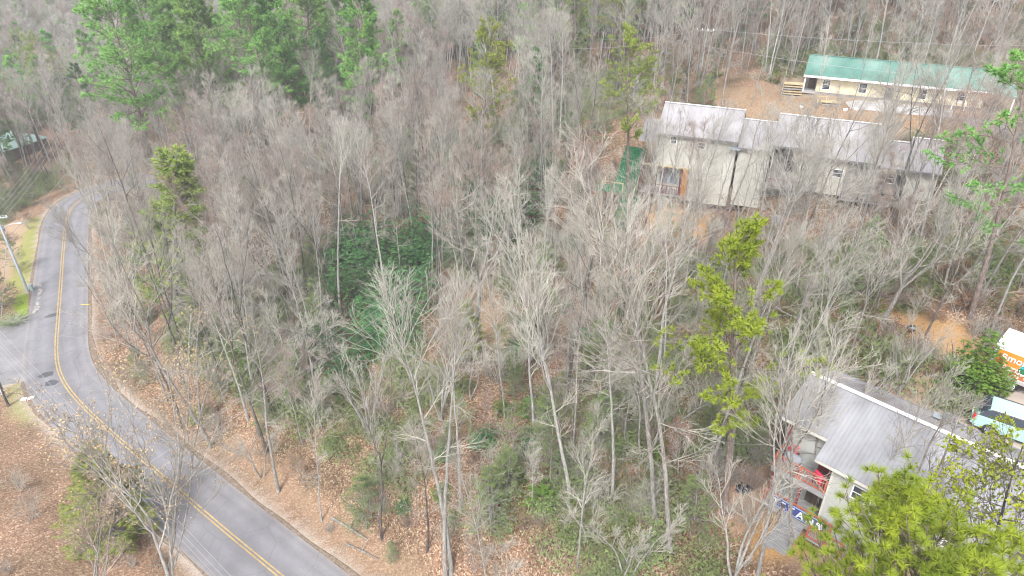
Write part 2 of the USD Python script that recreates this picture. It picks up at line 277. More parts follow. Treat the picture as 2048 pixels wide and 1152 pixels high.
M['pale_green_roof'] = rough('pale_green_roof', [(0.3, (.22, .32, .29)), (0.7, (.33, .43, .39))], .6, rough=.7, detail=8)
M['fascia'] = plain('white_fascia', (.78, .77, .78), .6)
M['flash'] = plain('grey_flashing', (.22, .22, .24), .5, .3)
M['beige'] = rough('beige_siding', [(0.25, (.32, .295, .25)), (0.4, (.48, .46, .405)), (0.7, (.58, .56, .50))], .8, (1, 1, .3), .85, detail=7)
M['greige'] = rough('greige_siding', [(0.3, (.35, .36, .335)), (0.7, (.44, .445, .415))], .8, (1, 1, .3), .85, detail=7)
M['cream'] = rough('cream_siding', [(0.3, (.60, .53, .37)), (0.7, (.72, .645, .47))], .7, (1, 1, .3), .85, detail=7)
M['brown_wall'] = rough('brown_wall', [(0.3, (.16, .11, .085)), (0.7, (.26, .19, .15))], 1, rough=.9)
M['block'] = rough('concrete_block', [(0.3, (.20, .185, .175)), (0.7, (.31, .29, .28))], 1.5, rough=.95, detail=7)
M['redwood'] = rough('red_stained_wood', [(0.3, (.30, .075, .045)), (0.7, (.46, .14, .08))], 6, rough=.75)
M['darkred'] = rough('dark_red_wood', [(0.3, (.14, .04, .04)), (0.7, (.24, .075, .07))], 6, rough=.8)
M['orangewood'] = rough('orange_wood', [(0.3, (.36, .15, .045)), (0.7, (.52, .25, .085))], 5, (1, 1, .3), .75)
M['plank'] = rough('weathered_plank', [(0.3, (.24, .235, .235)), (0.7, (.38, .37, .365))], 5, (.3, 2, 1), .9, island=.12)
M['rawwood'] = rough('raw_lumber', [(0.3, (.48, .36, .20)), (0.7, (.62, .49, .30))], 4, rough=.85, island=.12)
M['darkwood'] = rough('dark_timber', [(0.3, (.085, .06, .045)), (0.7, (.16, .12, .095))], 4, (1, 1, .4), .9)
M['pole_wood'] = rough('pole_wood', [(0.3, (.26, .29, .32)), (0.7, (.42, .45, .48))], 5, (2, 2, .2), .9)
M['glass'] = material('window_glass', {'p': ('principled_bsdf', {'base_color': (.045, .055, .07), 'roughness': .08, 'specular_ior_level': .6})}, [], surface='p.BSDF')
M['blueglass'] = material('pale_window', {'p': ('principled_bsdf', {'base_color': (.22, .27, .34), 'roughness': .12, 'specular_ior_level': .6})}, [], surface='p.BSDF')
M['white'] = plain('white_paint', (.80, .79, .78), .5)
M['black'] = plain('black_rubber', (.02, .02, .022), .7)
M['trashbag'] = plain('black_plastic', (.012, .014, .02), .25)
M['turf'] = rough('green_turf', [(0.3, (.012, .085, .035)), (0.7, (.04, .19, .08))], 7, rough=.95, bump=.5)
M['redcloth'] = plain('red_cloth', (.62, .03, .09), .85)
M['greycloth'] = plain('grey_cover', (.25, .26, .29), .7)
M['navy'] = plain('navy_banner', (.05, .065, .20), .7)
M['bannerblue'] = plain('pale_blue_print', (.36, .46, .66), .7)
M['metal'] = plain('galvanised_metal', (.42, .45, .49), .45, .6)
M['wire'] = plain('aluminium_wire', (.36, .355, .35), .5, .2)
M['orange'] = rough('orange_truck_paint', [(0.3, (.66, .15, .02)), (0.7, (.82, .27, .04))], .8, (.4, 1, 1.4), .4)
M['rust'] = rough('russet_truck_paint', [(0.3, (.33, .085, .03)), (0.7, (.48, .16, .06))], .8, (.4, 1, 1.4), .4)
M['mint'] = material('mint_car_paint', {'p': ('principled_bsdf', {'base_color': (.33, .50, .44), 'roughness': .3, 'coat_weight': .6, 'coat_roughness': .08})}, [], surface='p.BSDF')
M['tail'] = plain('red_lamp', (.45, .02, .02), .2)
M['blue'] = plain('blue_plastic', (.03, .12, .55), .5)
M['teal'] = plain('teal_plastic', (.02, .32, .38), .5)
M['yellow'] = plain('yellow_plastic', (.75, .52, .05), .5)
M['cone'] = plain('orange_plastic', (.80, .16, .04), .5)
M['lawn'] = leafy('lawn_grass', [(0.25, (.14, .20, .03)), (0.5, (.25, .31, .04)), (0.8, (.36, .38, .07))], .7, .2)
M['stone'] = rough('stone', [(0.3, (.20, .18, .16)), (0.7, (.42, .39, .36))], 2, rough=.95, detail=7)
M['loose_leaf'] = leafy('fallen_leaves', [(0.15, (.13, .075, .045)), (0.4, (.25, .145, .085)), (0.65, (.37, .235, .14)), (0.9, (.52, .39, .27))], .5, .1, .8)

# the ground: leaf litter, with clay, grass and dirt where the place has them (a weight per vertex)
M['ground'] = material('ground_litter', {
    'geo': ('geometry', {}), 'big': ('noise_texture', {'scale': .22, 'detail': 6.0, 'roughness': .65}), 'cells': ('voronoi_texture', {'scale': 10.0}), 'fine': ('noise_texture', {'scale': 9.0, 'detail': 5.0, 'roughness': .7}),
    'leafr': ('rgb_ramp', {'ramp': [(.0, (.095, .058, .038)), (.25, (.155, .094, .062)), (.5, (.205, .128, .083)), (.75, (.27, .175, .115)), (.9, (.35, .25, .175)), (1, (.47, .37, .27))]}),
    'sep': ('separate_color', {}), 'bigr': ('rgb_ramp', {'ramp': [(.28, (.52, .56, .52)), (.42, (.80, .84, .78)), (.55, (1.0, .97, .95)), (.72, (1.32, 1.27, 1.20))]}),
    'leaf': ('mix_color', {'blend_type': 'multiply', 'fac': 1.0, 'use_clamp': False}),
    'zc': ('attribute', {'attribute': 'ground_tint'}), 'zw': ('attribute', {'attribute': 'ground_weight'}),
    'finer': ('rgb_ramp', {'ramp': [(.3, (.68, .68, .68)), (.7, (1.25, 1.25, 1.25))]}), 'bare': ('mix_color', {'blend_type': 'multiply', 'fac': 1.0, 'use_clamp': False}),
    'edge': ('math', {'math_type': 'multiply_add', 'value2': 1.6}), 'edge2': ('math', {'math_type': 'multiply_add', 'value2': 1.0, 'value3': -.5}), 'wcl': ('clamp', {}), 'gate': ('math', {'math_type': 'multiply'}),
    'mix': ('mix_color', {}), 'bp': ('bump', {'strength': .6, 'distance': .06}), 'p': ('principled_bsdf', {'roughness': .95, 'specular_ior_level': .15})},
    [('geo.position', 'big.vector'), ('geo.position', 'cells.vector'), ('geo.position', 'fine.vector'), ('cells.color', 'sep.color'), ('sep.r', 'leafr.fac'), ('big.fac', 'bigr.fac'), ('leafr.color', 'leaf.a'), ('bigr.color', 'leaf.b'),
     ('fine.fac', 'finer.fac'), ('zc.color', 'bare.a'), ('finer.color', 'bare.b'), ('fine.fac', 'edge2.value1'), ('zw.fac', 'edge.value1'), ('edge2.value', 'edge.value3'), ('edge.value', 'gate.value1'), ('zw.fac', 'gate.value2'), ('gate.value', 'wcl.value'),
     ('wcl.result', 'mix.fac'), ('leaf.result', 'mix.a'), ('bare.result', 'mix.b'), ('mix.result', 'p.base_color'), ('cells.distance', 'bp.height'), ('bp.normal', 'p.normal')], surface='p.BSDF')

# ------------------------------------------------------------------ the ground
nx, ny = len(GX), len(GY)
I = np.arange(nx * ny).reshape(nx, ny)
gq = np.stack([I[:-1, :-1], I[1:, :-1], I[1:, 1:], I[:-1, 1:]], -1).reshape(-1, 4)
ground = UsdGeom.Mesh.Define(stage, '/World/ground')
gv = np.stack([XX.ravel(), YY.ravel(), HZ.ravel()], 1)
ground.CreatePointsAttr(Vt.Vec3fArray.FromNumpy(gv.astype(np.float32)))
ground.CreateFaceVertexCountsAttr(Vt.IntArray.FromNumpy(np.full(len(gq), 4, np.int32)))
ground.CreateFaceVertexIndicesAttr(Vt.IntArray.FromNumpy(gq.astype(np.int32).ravel()))
ground.CreateSubdivisionSchemeAttr('none')
UsdShade.MaterialBindingAPI.Apply(ground.GetPrim()).Bind(M['ground'])
tag(ground, kind='structure')
zones = [  # colour of the soil or grass, softness in metres, strength, where (pixels of the photograph)
    ((.40, .24, .11), 1.2, 1.0, [(1735, 612), (1800, 622), (1870, 648), (1955, 690), (1950, 742), (1900, 745), (1830, 700), (1760, 655)]),
    ((.42, .25, .11), .8, .9, [(1500, 975), (1550, 985), (1575, 1000), (1625, 1110), (1530, 1120), (1500, 1060), (1530, 1020)]),
    ((.45, .25, .10), 1.2, .95, [(1285, 415), (1345, 425), (1420, 440), (1455, 470), (1420, 500), (1340, 470)]),
    ((.31, .22, .14), 1.5, .6, [(955, 555), (1000, 560), (1005, 690), (955, 700)]),
    ((.30, .205, .125), 2.5, .62, [(1375, 190), (1480, 180), (1640, 178), (1990, 225), (2040, 270), (1900, 268), (1680, 235), (1500, 238)]),
    ((.30, .30, .10), 1.0, .6, [(1690, 222), (1790, 232), (1880, 250), (1800, 250)]),
    ((.22, .29, .035), .5, 1.1, [(28, 612), (40, 590), (66, 592), (70, 622), (48, 640)]),
    ((.26, .255, .085), 1.5, .85, [(20, 560), (58, 440), (95, 435), (80, 500), (62, 590)]),
    ((.33, .235, .16), .8, .8, [(0, 430), (50, 425), (60, 470), (20, 560), (0, 560)]),
    ((.27, .25, .12), 1.2, .8, [(22, 770), (58, 768), (90, 800), (60, 845), (30, 830)]),
    ((.32, .215, .14), 1.0, .6, [(440, 890), (480, 880), (560, 950), (760, 1090), (860, 1152), (740, 1152), (560, 1000)]),
    ((.29, .185, .125), 2.0, .4, [(0, 800), (90, 830), (240, 960), (300, 1060), (420, 1152), (0, 1152)]),
    ((.46, .36, .27), 4.0, .9, [(275, 75), (320, 70), (340, 100), (290, 112)]),
    ((.42, .24, .17), 5.0, .8, [(310, 160), (365, 165), (370, 195), (320, 195)])]
tint, weight = np.tile([.3, .2, .13], (len(flat), 1)), np.zeros(len(flat))
near = np.nonzero((np.abs(flat[:, 0]) < 260) & (flat[:, 1] > -20) & (flat[:, 1] < 320))[0]
pts = shapely.points(flat[near])
def paint(c, soft, k, poly):
    d = shapely.distance(pts, poly); w = k * np.clip(1 - d / soft, 0, 1)
    on_ = w > 0; idx = near[on_]; w = w[on_]
    tint[idx] = np.where((w > weight[idx])[:, None], c, tint[idx]); weight[idx] = np.maximum(weight[idx], w)
for c, soft, k, px in zones: paint(c, soft, k, onpoly(px).buffer(0))
paint((.37, .305, .25), 1.3, .95, road_line.buffer(ROAD_HALF + .25))
paint((.33, .29, .24), 1.0, .9, side_poly.buffer(.2))
paint((.32, .25, .18), 1.2, .9, quad(FC, -1.5, -5, 24, 6)); paint((.33, .22, .15), 1.5, .85, quad(FA, -1, -5, 15, 6.5))
pv = UsdGeom.PrimvarsAPI(ground)
pv.CreatePrimvar('ground_tint', Sdf.ValueTypeNames.Color3fArray, 'vertex').Set(Vt.Vec3fArray.FromNumpy(tint.astype(np.float32)))
pv.CreatePrimvar('ground_weight', Sdf.ValueTypeNames.FloatArray, 'vertex').Set(Vt.FloatArray.FromNumpy(weight.astype(np.float32)))

def ribbon(line, half, z, n0=0, n1=None, drop=0.0):
    c = line[n0:n1]; d = np.gradient(c, axis=0); d /= np.linalg.norm(d, axis=1, keepdims=True); nrm = np.stack([d[:, 1], -d[:, 0]], 1)
    a, b = (half if isinstance(half, tuple) else (-half, half)); cols = []
    for o, zz in ([(a, z - drop)] if drop else []) + [(a, z), ((a + b) / 2, z), (b, z)] + ([(b, z - drop)] if drop else []):
        q = c + nrm * o; cols.append(np.column_stack([q, np.full(len(q), zz)]))
    v = np.stack(cols, 1); n, m = v.shape[:2]; k = np.arange(n * m).reshape(n, m)
    f = np.stack([k[:-1, :-1], k[:-1, 1:], k[1:, 1:], k[1:, :-1]], -1).reshape(-1, 4)
    return v.reshape(-1, 3), np.vstack([f[:, [0, 1, 2]], f[:, [0, 2, 3]]])
road = tag(part('road', ribbon(road_c, ROAD_HALF, 0.034, drop=0.08), M['asphalt']), kind='structure')
UsdGeom.PrimvarsAPI(road).CreatePrimvar('across', Sdf.ValueTypeNames.FloatArray, 'vertex').Set(Vt.FloatArray.FromNumpy(np.tile([0, 0, .5, 1, 1], len(road_c)).astype(np.float32)))
for o in (-.20, .06): part('centre_line', ribbon(road_c, (o, o + .12), 0.040), M['yellow_paint'], road)
side = trimesh.creation.extrude_polygon(side_poly.buffer(.6).buffer(-.6), .06, engine='earcut'); side.apply_translation((0, 0, -.031))
def shoulder(sign, w0, w1):
    q = np.random.default_rng(3); n = len(road_c); w = w0 + (w1 - w0) * gaussian_filter(q.uniform(-1, 2, n), 2.0).clip(0, 1)
    d = np.gradient(road_c, axis=0); d /= np.linalg.norm(d, axis=1, keepdims=True); nr = np.stack([d[:, 1], -d[:, 0]], 1) * sign
    v = np.stack([np.column_stack([road_c + nr * (ROAD_HALF - .05), np.full(n, .006)]), np.column_stack([road_c + nr * (ROAD_HALF + w)[:, None], np.full(n, .004)]), np.column_stack([road_c + nr * (ROAD_HALF + w + .12)[:, None], np.full(n, -.06)])], 1); k = np.arange(n * 3).reshape(n, 3)
    f = np.stack([k[:-1, :-1], k[:-1, 1:], k[1:, 1:], k[1:, :-1]], -1).reshape(-1, 4)
    return v.reshape(-1, 3), np.vstack([f[:, [0, 1, 2]], f[:, [0, 2, 3]]])
tag(part('road_shoulder', shoulder(-1, .12, .7), M['gravel']), kind='structure'); tag(part('road_shoulder', shoulder(1, .05, .4), M['gravel']), kind='structure')
tag(part('side_street', side, M['old_asphalt']), kind='structure')
def blob(u, v, ru, rv, rot, n=20):
    c = at(u, v, 0); a = np.linspace(0, 2 * np.pi, n, endpoint=False)
    r = 1 + .16 * np.sin(2.3 * a + u) + .08 * np.sin(5 * a + v); x, y = ru * r * np.cos(a), rv * r * np.sin(a)
    q = np.stack([x * math.cos(rot) - y * math.sin(rot), x * math.sin(rot) + y * math.cos(rot)], 1) + c[:2]
    return extr(q, .004, .0342)
for u, v, ru, rv, rot in ((106, 631, .78, .45, .35), (93, 750, .72, .50, .1), (104, 766, .75, .47, .1)):
    part('asphalt_patch', blob(u, v, ru, rv, rot), M['patch'], road)

def drape(name, poly, lift, mat, step=.9, thick=.10, kind='structure'):
    """A sheet laid over the ground, with a low edge."""
    v2, f = trimesh.creation.triangulate_polygon(shapely.segmentize(poly, step), engine='earcut')
    v, f = trimesh.remesh.subdivide_to_size(np.column_stack([v2, np.zeros(len(v2))]), f, step)
    m = trimesh.Trimesh(v, f); m.merge_vertices()
    v, f = np.array(m.vertices), np.array(m.faces); n = len(v)
    v[:, 2] = gzs(v) + lift; low = v.copy(); low[:, 2] -= thick
    e = np.sort(np.vstack([f[:, [0, 1]], f[:, [1, 2]], f[:, [2, 0]]]), 1); ue, c = np.unique(e, axis=0, return_counts=True); b = ue[c == 1]
    sidef = np.vstack([np.column_stack([b[:, 0], b[:, 1], b[:, 1] + n]), np.column_stack([b[:, 0], b[:, 1] + n, b[:, 0] + n])])
    p = part(name, (np.vstack([v, low]), np.vstack([f, sidef])), mat); return tag(p, kind=kind)
drape('driveway', onpoly([(1905, 818), (1960, 775), (2100, 772), (2260, 800), (2260, 1000), (2060, 960), (1945, 905), (1880, 868), (1868, 845)]).buffer(.5), .05, M['drive'])
drape('yard_drive', onpoly([(1905, 232), (1990, 240), (2100, 250), (2120, 300), (2010, 285), (1930, 262)]), .05, M['old_asphalt'])
drape('concrete_walk', onpoly([(1690, 206), (1712, 202), (1800, 210), (1905, 222), (1905, 236), (1800, 228), (1700, 218)]), .06, M['concrete'])
# ------------------------------------------------------------------ buildings
def sheet(s0, s1, t_top, z_top, t_low, z_low, pitch=.23, lift=.0, plainsheet=False):
    """One ribbed metal roof sheet in a house's own frame (x along the ridge, -y the front)."""
    w = s1 - s0; n = max(1, round(w / pitch)); p = [(0, 0), (w, 0), (w, .012)]
    for k in range(n, 0, -1):
        c = (k - .5) * w / n; p += [(c + .035, .012), (c + .016, .04), (c - .016, .04), (c - .035, .012)]
    p.append((0, .012))
    a, b = np.array([0, -t_top, z_top]), np.array([0, -t_low, z_low]); L = np.linalg.norm(b - a); d = (b - a) / L
    m = extr(p, L); front = d[1] < 0; X = np.array([1.0 if front else -1.0, 0, 0]); N = np.cross(d, X)
    T = np.eye(4); T[:3, 0], T[:3, 1], T[:3, 2] = X, N, d; T[:3, 3] = a + np.array([s0 if front else s1, 0, 0]) + N * lift
    m.apply_transform(T); return m
def roof(h, s0, s1, t_top, z_top, t_low, z_low, mat, width=.69, name='roof_sheet'):
    n = max(1, round((s1 - s0) / width)); e = np.linspace(s0, s1, n + 1)
    for k in range(n): part(name, sheet(e[k] + .002, e[k + 1] - .002, t_top, z_top, t_low, z_low, lift=.002 * (k % 2)), mat, h)
def lbox(s0, s1, t0, t1, z0, z1): return box(s0, -t1, z0, s1, -t0, z1)
def gable(s, th, t0, t1, z0, profile):
    """An end wall under a roof: profile is a list of (t, z) along its top."""
    poly = [(t0, z0), (t1, z0)] + [(t, z) for t, z in reversed(profile)]
    m = extr([(-t, z) for t, z in poly], th); T = np.array([[0, 0, 1, s], [1, 0, 0, 0], [0, 1, 0, 0], [0, 0, 0, 1.0]]); m.apply_transform(T); return m
def window(h, s, t, z, w, hh, frame_mat='white', glass='glass', out=.03, bars=1, name='window'):
    """A window on a front wall whose face is at t."""
    f = .07
    fr = cat_(lbox(s, s + w, t, t + out + .03, z, z + f), lbox(s, s + w, t, t + out + .03, z + hh - f, z + hh), lbox(s, s + f, t, t + out + .028, z + f, z + hh - f), lbox(s + w - f, s + w, t, t + out + .028, z + f, z + hh - f),
              *[lbox(s + f, s + w - f, t, t + out + .02, z + hh * (k + 1) / (bars + 1) - .02, z + hh * (k + 1) / (bars + 1) + .02) for k in range(bars)])
    p = part(name, fr, M[frame_mat], h); part('pane', lbox(s + f, s + w - f, t, t + out, z + f, z + hh - f), M[glass], p); return p
def railing(h, a, b, z, height=.95, mat='redwood', step=.16, name='railing', posts=True):
    """A rail of top and bottom bars with its balusters as pieces, from a to b (s, t) in the house's frame."""
    A, B = np.array([a[0], -a[1], z]), np.array([b[0], -b[1], z]); L = np.linalg.norm(B - A); up = np.array([0, 0, 1.0])
    bars = [beam(A + up * height, B + up * height, .10, .05), beam(A + up * .12, B + up * .12, .06, .05)]
    if posts:
        for k in range(int(L // 1.8) + 2): q = A + (B - A) * k / (int(L // 1.8) + 1); bars.append(beam(q, q + up * (height - .03), .10))
    p = part(name, cat_(*bars), M[mat], h); n = int(L / step)
    for k in range(1, n): q = A + (B - A) * k / n; part('baluster', beam(q + up * .145, q + up * (height - .026), .035), M[mat], p)
    return p

# ---- lower house: ribbed steel roof with a notch, two-storey deck at its left end
hA = thing('steel_roof_house', 'sage grey house with a weathered ribbed steel roof and stacked red railed decks', 'house', (*FA[0], 0), FA[3])
roof(hA, 0, 2.7, 0, 19.3, 3.2, 17.95, M['steel_roof'])
roof(hA, 2.7, 16.2, 0, 19.3, 4.5, 17.41, M['steel_roof'])
roof(hA, 0, 16.2, -.03, 19.31, -2.6, 18.35, M['grey_roof'], 1.4)
part('ridge_cap', cat_(beam((0, 0, 19.37), (16.2, 0, 19.37), .22, .03), beam((0, -.12, 19.36), (16.2, -.12, 19.36), .1, .03)), M['fascia'], hA)
part('gutter', beam((0, 2.66, 18.33), (16.2, 2.66, 18.33), .12, .12), M['flash'], hA)
part('fascia', cat_(lbox(2.7, 16.2, 4.48, 4.51, 17.21, 17.39), lbox(0, 2.7, 3.18, 3.21, 17.74, 17.93)), M['beige'], hA)
part('wall', cat_(lbox(3.62, 15.6, 3.85, 4.0, 11.7, 17.55), lbox(.3, 3.62, 2.45, 2.6, 11.7, 18.1), lbox(3.6, 3.75, 2.6, 3.85, 11.7, 17.55), gable(.3, .15, -2.2, 2.45, 11.7, [(-2.2, 18.4), (0, 19.2), (2.45, 18.15)]), lbox(.3, 15.6, -2.3, -2.2, 15.5, 18.4)), M['greige'], hA)
for k in range(30): part('wall_batten', lbox(3.64 + .4 * k, 3.69 + .4 * k, 4.0, 4.025, 12, 17.55), M['greige'], hA)
part('corner_board', lbox(3.58, 3.70, 4.0, 4.04, 11.8, 17.5), M['beige'], hA)
window(hA, 4.75, 4.0, 15.75, 1.05, .95, bars=1); window(hA, 6.25, 4.0, 15.75, 1.05, .95, bars=1); window(hA, 9.2, 4.0, 15.75, 1.05, .95)
part('door', lbox(2.5, 3.3, 2.6, 2.65, 15.05, 17.1), M['darkred'], hA); part('door', lbox(2.3, 3.2, 2.6, 2.65, 12.55, 14.5), M['darkwood'], hA)
part('upper_deck', cat_(lbox(.5, 3.58, 2.6, 4.05, 14.9, 15.0), lbox(.5, 3.57, 4.05, 4.1, 14.7, 15.02), lbox(.45, .5, 2.6, 4.05, 14.7, 15.02)), M['plank'], hA)
part('lower_deck', cat_(lbox(.5, 3.58, 2.6, 4.35, 12.4, 12.5), lbox(3.58, 5.6, 4.02, 5.2, 12.4, 12.5), lbox(.5, 3.58, 4.35, 4.4, 12.2, 12.52)), M['plank'], hA)
railing(hA, (.55, 4.0), (3.5, 4.0), 15.0); railing(hA, (.55, 2.7), (.55, 3.95), 15.0); railing(hA, (.55, 4.3), (4.5, 4.3), 12.5); railing(hA, (3.6, 5.15), (5.5, 5.15), 12.5)
for s, t in ((.6, 3.92), (2.2, 3.92)): part('deck_post', lbox(s, s + .13, t, t + .13, 11.5, 14.9), M['darkred'], hA)
part('porch_post', lbox(.55, .68, 2.95, 3.08, 15.0, 17.98), M['darkred'], hA)
for k in range(17): part('ramp_plank', lbox(1.9, 3.2, 4.42 + .15 * k, 4.56 + .15 * k, 12.36 - .035 * k, 12.40 - .035 * k), M['plank'], hA)
part('ramp_rail', cat_(beam((1.8, -4.5, 13.2), (1.8, -7.1, 12.5), .06), beam((1.8, -4.5, 11.7), (1.8, -4.5, 13.2), .08), beam((1.8, -7.0, 11.4), (1.8, -7.0, 12.5), .08)), M['darkwood'], hA)
def toA(s, t, z): o, e1, e2, _ = FA; q = o + e1 * s + e2 * t; return (*q, z)
bn = thing('banner', 'navy banner with white letters tied to the lower deck railing', 'banner', toA(.95, 4.37, 12.62), FA[3])
part('cloth', box(0, -.02, 0, 3.2, 0, .78), M['navy'], bn); part('stripe', cat_(box(.02, -.026, .70, 3.18, -.02, .76), box(.02, -.026, .02, 3.18, -.02, .07)), M['bannerblue'], bn)
x = .16
for ch in 'TITANS':
    m = meshkit.text_mesh(ch, .44, .004, bold=True); w = m.bounds[1][0] - m.bounds[0][0]; o = m.copy()
    o.apply_transform(trimesh.transformations.scale_matrix(1.12, [w / 2, .25, 0])); R = trimesh.transformations.rotation_matrix(math.pi / 2, [1, 0, 0])
    for q, mt, yy, nm in ((o, 'bannerblue', -.021, 'letter_edge'), (m, 'white', -.026, 'letter')):
        q = q.copy(); q.apply_transform(R); q.apply_translation((x - m.bounds[0][0], yy, .14)); part(nm, q, M[mt], bn)
    x += w + .17
q = extr([(0, 0), (.14, .05), (.2, .3), (.09, .24), (.04, .36), (-.02, .2)], .004); q.apply_transform(R); q.apply_translation((2.9, -.022, .2)); part('emblem', q, M['white'], bn)

def hull(*spheres):
    import manifold3d as m3
    parts = []
    for (x, y, z), r in spheres: parts.append(m3.Manifold.sphere(r, 10).translate((x, y, z)))
    return m3.Manifold.batch_hull(parts)
def hbox(x0, y0, z0, x1, y1, z1, r=.05): return hull(*[((x, y, z), r) for x in (x0 + r, x1 - r) for y in (y0 + r, y1 - r) for z in (z0 + r, z1 - r)])
def mt(m): a = meshkit.arrays(m); return trimesh.Trimesh(a[0], a[1], process=False)
def patio_chair(label, loc, rot, mat):
    c = thing('patio_chair', label, 'chair', loc, rot)
    part('seat_cushion', mt(hbox(-.3, -.3, .32, .3, .3, .5, .06)), M[mat], c, 40); part('back_cushion', mt(hbox(-.3, .2, .45, .3, .38, 1.05, .07)), M[mat], c, 40)
    for sx in (-1, 1): part('armrest', mt(hbox(sx * .33 - .06, -.3, .5, sx * .33 + .06, .3, .66, .05)), M['darkwood'], c, 40)
    for sx in (-.28, .28):
        for sy in (-.25, .28): part('leg', box(sx - .03, sy - .03, 0, sx + .03, sy + .03, .34), M['darkwood'], c)
patio_chair('red cushioned chair on the upper deck beside the house wall', toA(3.1, 3.55, 15.0), FA[3] + 2.6, 'redcloth')
patio_chair('red cushioned chair at the outer corner of the upper deck beside the covered grill', toA(1.05, 3.0, 15.0), FA[3] + .2, 'redcloth')
gr = thing('grill', 'grey covered barbecue grill on the upper deck by the railing', 'grill', toA(1.35, 3.6, 15.0), FA[3])
part('cover', mt(hbox(-.45, -.28, .35, .45, .28, 1.0, .1)), M['greycloth'], gr, 40); part('lid', mt(hull(((-.3, 0, .98), .22), ((.3, 0, .98), .22))), M['greycloth'], gr, 40)
for sx in (-.35, .35): part('leg', cat_(box(sx - .03, -.2, 0, sx + .03, -.14, .4), box(sx - .03, .14, 0, sx + .03, .2, .4)), M['flash'], gr)
bag_c = on(1488, 981)
bagm = trimesh.creation.icosphere(3, 1.0); bv = bagm.vertices * [.5, .34, .26]; bv += bagm.vertices * (meshkit.fbm(bagm.vertices * 2.4 + 7, 3, 2)[:, None] - .5) * .5; bv[:, 2] = np.maximum(bv[:, 2], -.16)
bag = thing('trash_bag', 'black plastic trash bag lying in the leaves by the clay slope', 'bag', bag_c + [0, 0, .14], .3)
part('bag_body', (bv, bagm.faces), M['trashbag'], bag, 60); part('knot', mt(hull(((.5, .05, .05), .09), ((.75, .1, .02), .05))), M['trashbag'], bag, 40)

# ---- long grey-roofed house stepping along the slope
FB = frame((16.6, 76.3), (.925, -.38))
hB = thing('long_grey_house', 'long two-storey beige house with stepped pale grey metal roofs behind bare trees', 'house', (*FB[0], 0), FB[3])
secs = [(-.1, 9.0, .0, 19.8, -3.6, 22.4), (9.0, 12.6, -.1, 19.2, -3.4, 21.5), (12.6, 16.0, -.6, 19.75, -3.9, 22.35), (16.0, 23.4, .3, 19.35, -3.9, 22.3), (23.4, 26.0, -.2, 18.9, -3.2, 20.9), (26.0, 29.0, .1, 19.0, -3.5, 21.4)]
for s0, s1, te, ze, tr, zr in secs:
    roof(hB, s0, s1, tr, zr, te, ze, M['grey_roof'], .92); roof(hB, s0, s1, tr - .03, zr + .005, tr * 2 - te, ze, M['grey_roof'], 1.85)
    part('ridge_cap', beam((s0, -tr, zr + .06), (s1, -tr, zr + .06), .3, .03), M['fascia'], hB)
    for q_ in (gable(s0 + .12, .12, 2 * tr - te + .4, te - .45, 14.5, [(2 * tr - te + .4, ze + .2), (tr, zr - .12), (te - .45, ze + .2)]), gable(s1 - .26, .12, 2 * tr - te + .4, te - .45, 14.5, [(2 * tr - te + .4, ze + .2), (tr, zr - .12), (te - .45, ze + .2)])): part('end_wall', q_, M['beige'], hB)
    part('eave_board', lbox(s0, s1, te - .02, te + .01, ze - .2, ze - .01), M['flash'], hB)
def wallB(s0, s1, t, z0, z1, m='beige', name='wall'):
    part(name, lbox(s0, s1, t - .12, t, z0, z1), M[m], hB)
    n = int((s1 - s0) / 1.22)
    for k in range(1, n + 1): part('wall_batten', lbox(s0 + k * (s1 - s0) / (n + 1) - .03, s0 + k * (s1 - s0) / (n + 1) + .03, t, t + .02, z0, z1), M[m], hB)
wallB(.2, 4.2, -1.9, 12.4, 16.1); wallB(.2, 4.2, -.45, 15.9, 19.7, name='upper_wall'); wallB(4.2, 8.8, -.4, 12.0, 19.6); part('side_wall', lbox(4.15, 4.27, -1.9, -.4, 12.0, 19.5), M['beige'], hB)
part('lap_board', lbox(4.2, 8.8, -.4, -.37, 15.6, 15.75), M['beige'], hB); wallB(9.2, 12.4, -.5, 12.3, 19.1); wallB(12.8, 15.9, -2.3, 14.6, 20.6, 'block'); wallB(16.2, 20.3, -.3, 15.2, 19.2); wallB(20.3, 23.2, -.6, 15.2, 19.3, 'block'); wallB(23.6, 25.9, -1.6, 15.6, 19.6, 'block'); wallB(26.2, 28.8, -.5, 15.6, 18.9, 'beige')
part('foundation', cat_(lbox(4.4, 12.3, -1.4, -1.1, 8.5, 12.3), lbox(12.8, 28.8, -1.9, -1.6, 10.5, 15.2), lbox(.2, 4.2, -2.4, -2.1, 8.5, 12.5)), M['block'], hB)
part('floor_beam', lbox(4.1, 12.5, -.52, -.34, 11.8, 12.0), M['darkwood'], hB)
for s in (4.3, 6.4, 8.7, 10.4, 12.2): part('house_post', lbox(s, s + .16, -.55, -.39, 8.8, 11.8), M['orangewood' if s == 6.4 else 'darkwood'], hB)
part('deck', lbox(-1.5, 4.1, -1.9, .1, 12.45, 12.6), M['plank'], hB)
for s in (-1.4, .4, 2.3, 3.9): part('deck_post', lbox(s, s + .15, -.1, .05, 8.8, 12.45), M['darkwood'], hB)
for s in (-1.4, 1.2, 3.2): part('porch_post', lbox(s, s + .13, -.1, .03, 12.6, 15.9), M['darkred'], hB)
part('porch_beam', lbox(-1.5, 4.2, -.14, .04, 15.9, 16.05), M['rawwood'], hB)
railing(hB, (-1.4, .04), (3.4, .04), 12.6, 1.05, 'darkred', .2)
for s in (.5, 1.7, 2.8): window(hB, s, -1.9, 13.2, 1.0, 2.1, 'beige', 'blueglass', bars=1)
part('door_panel', lbox(3.45, 4.12, -.06, .04, 12.2, 15.88), M['orangewood'], hB)
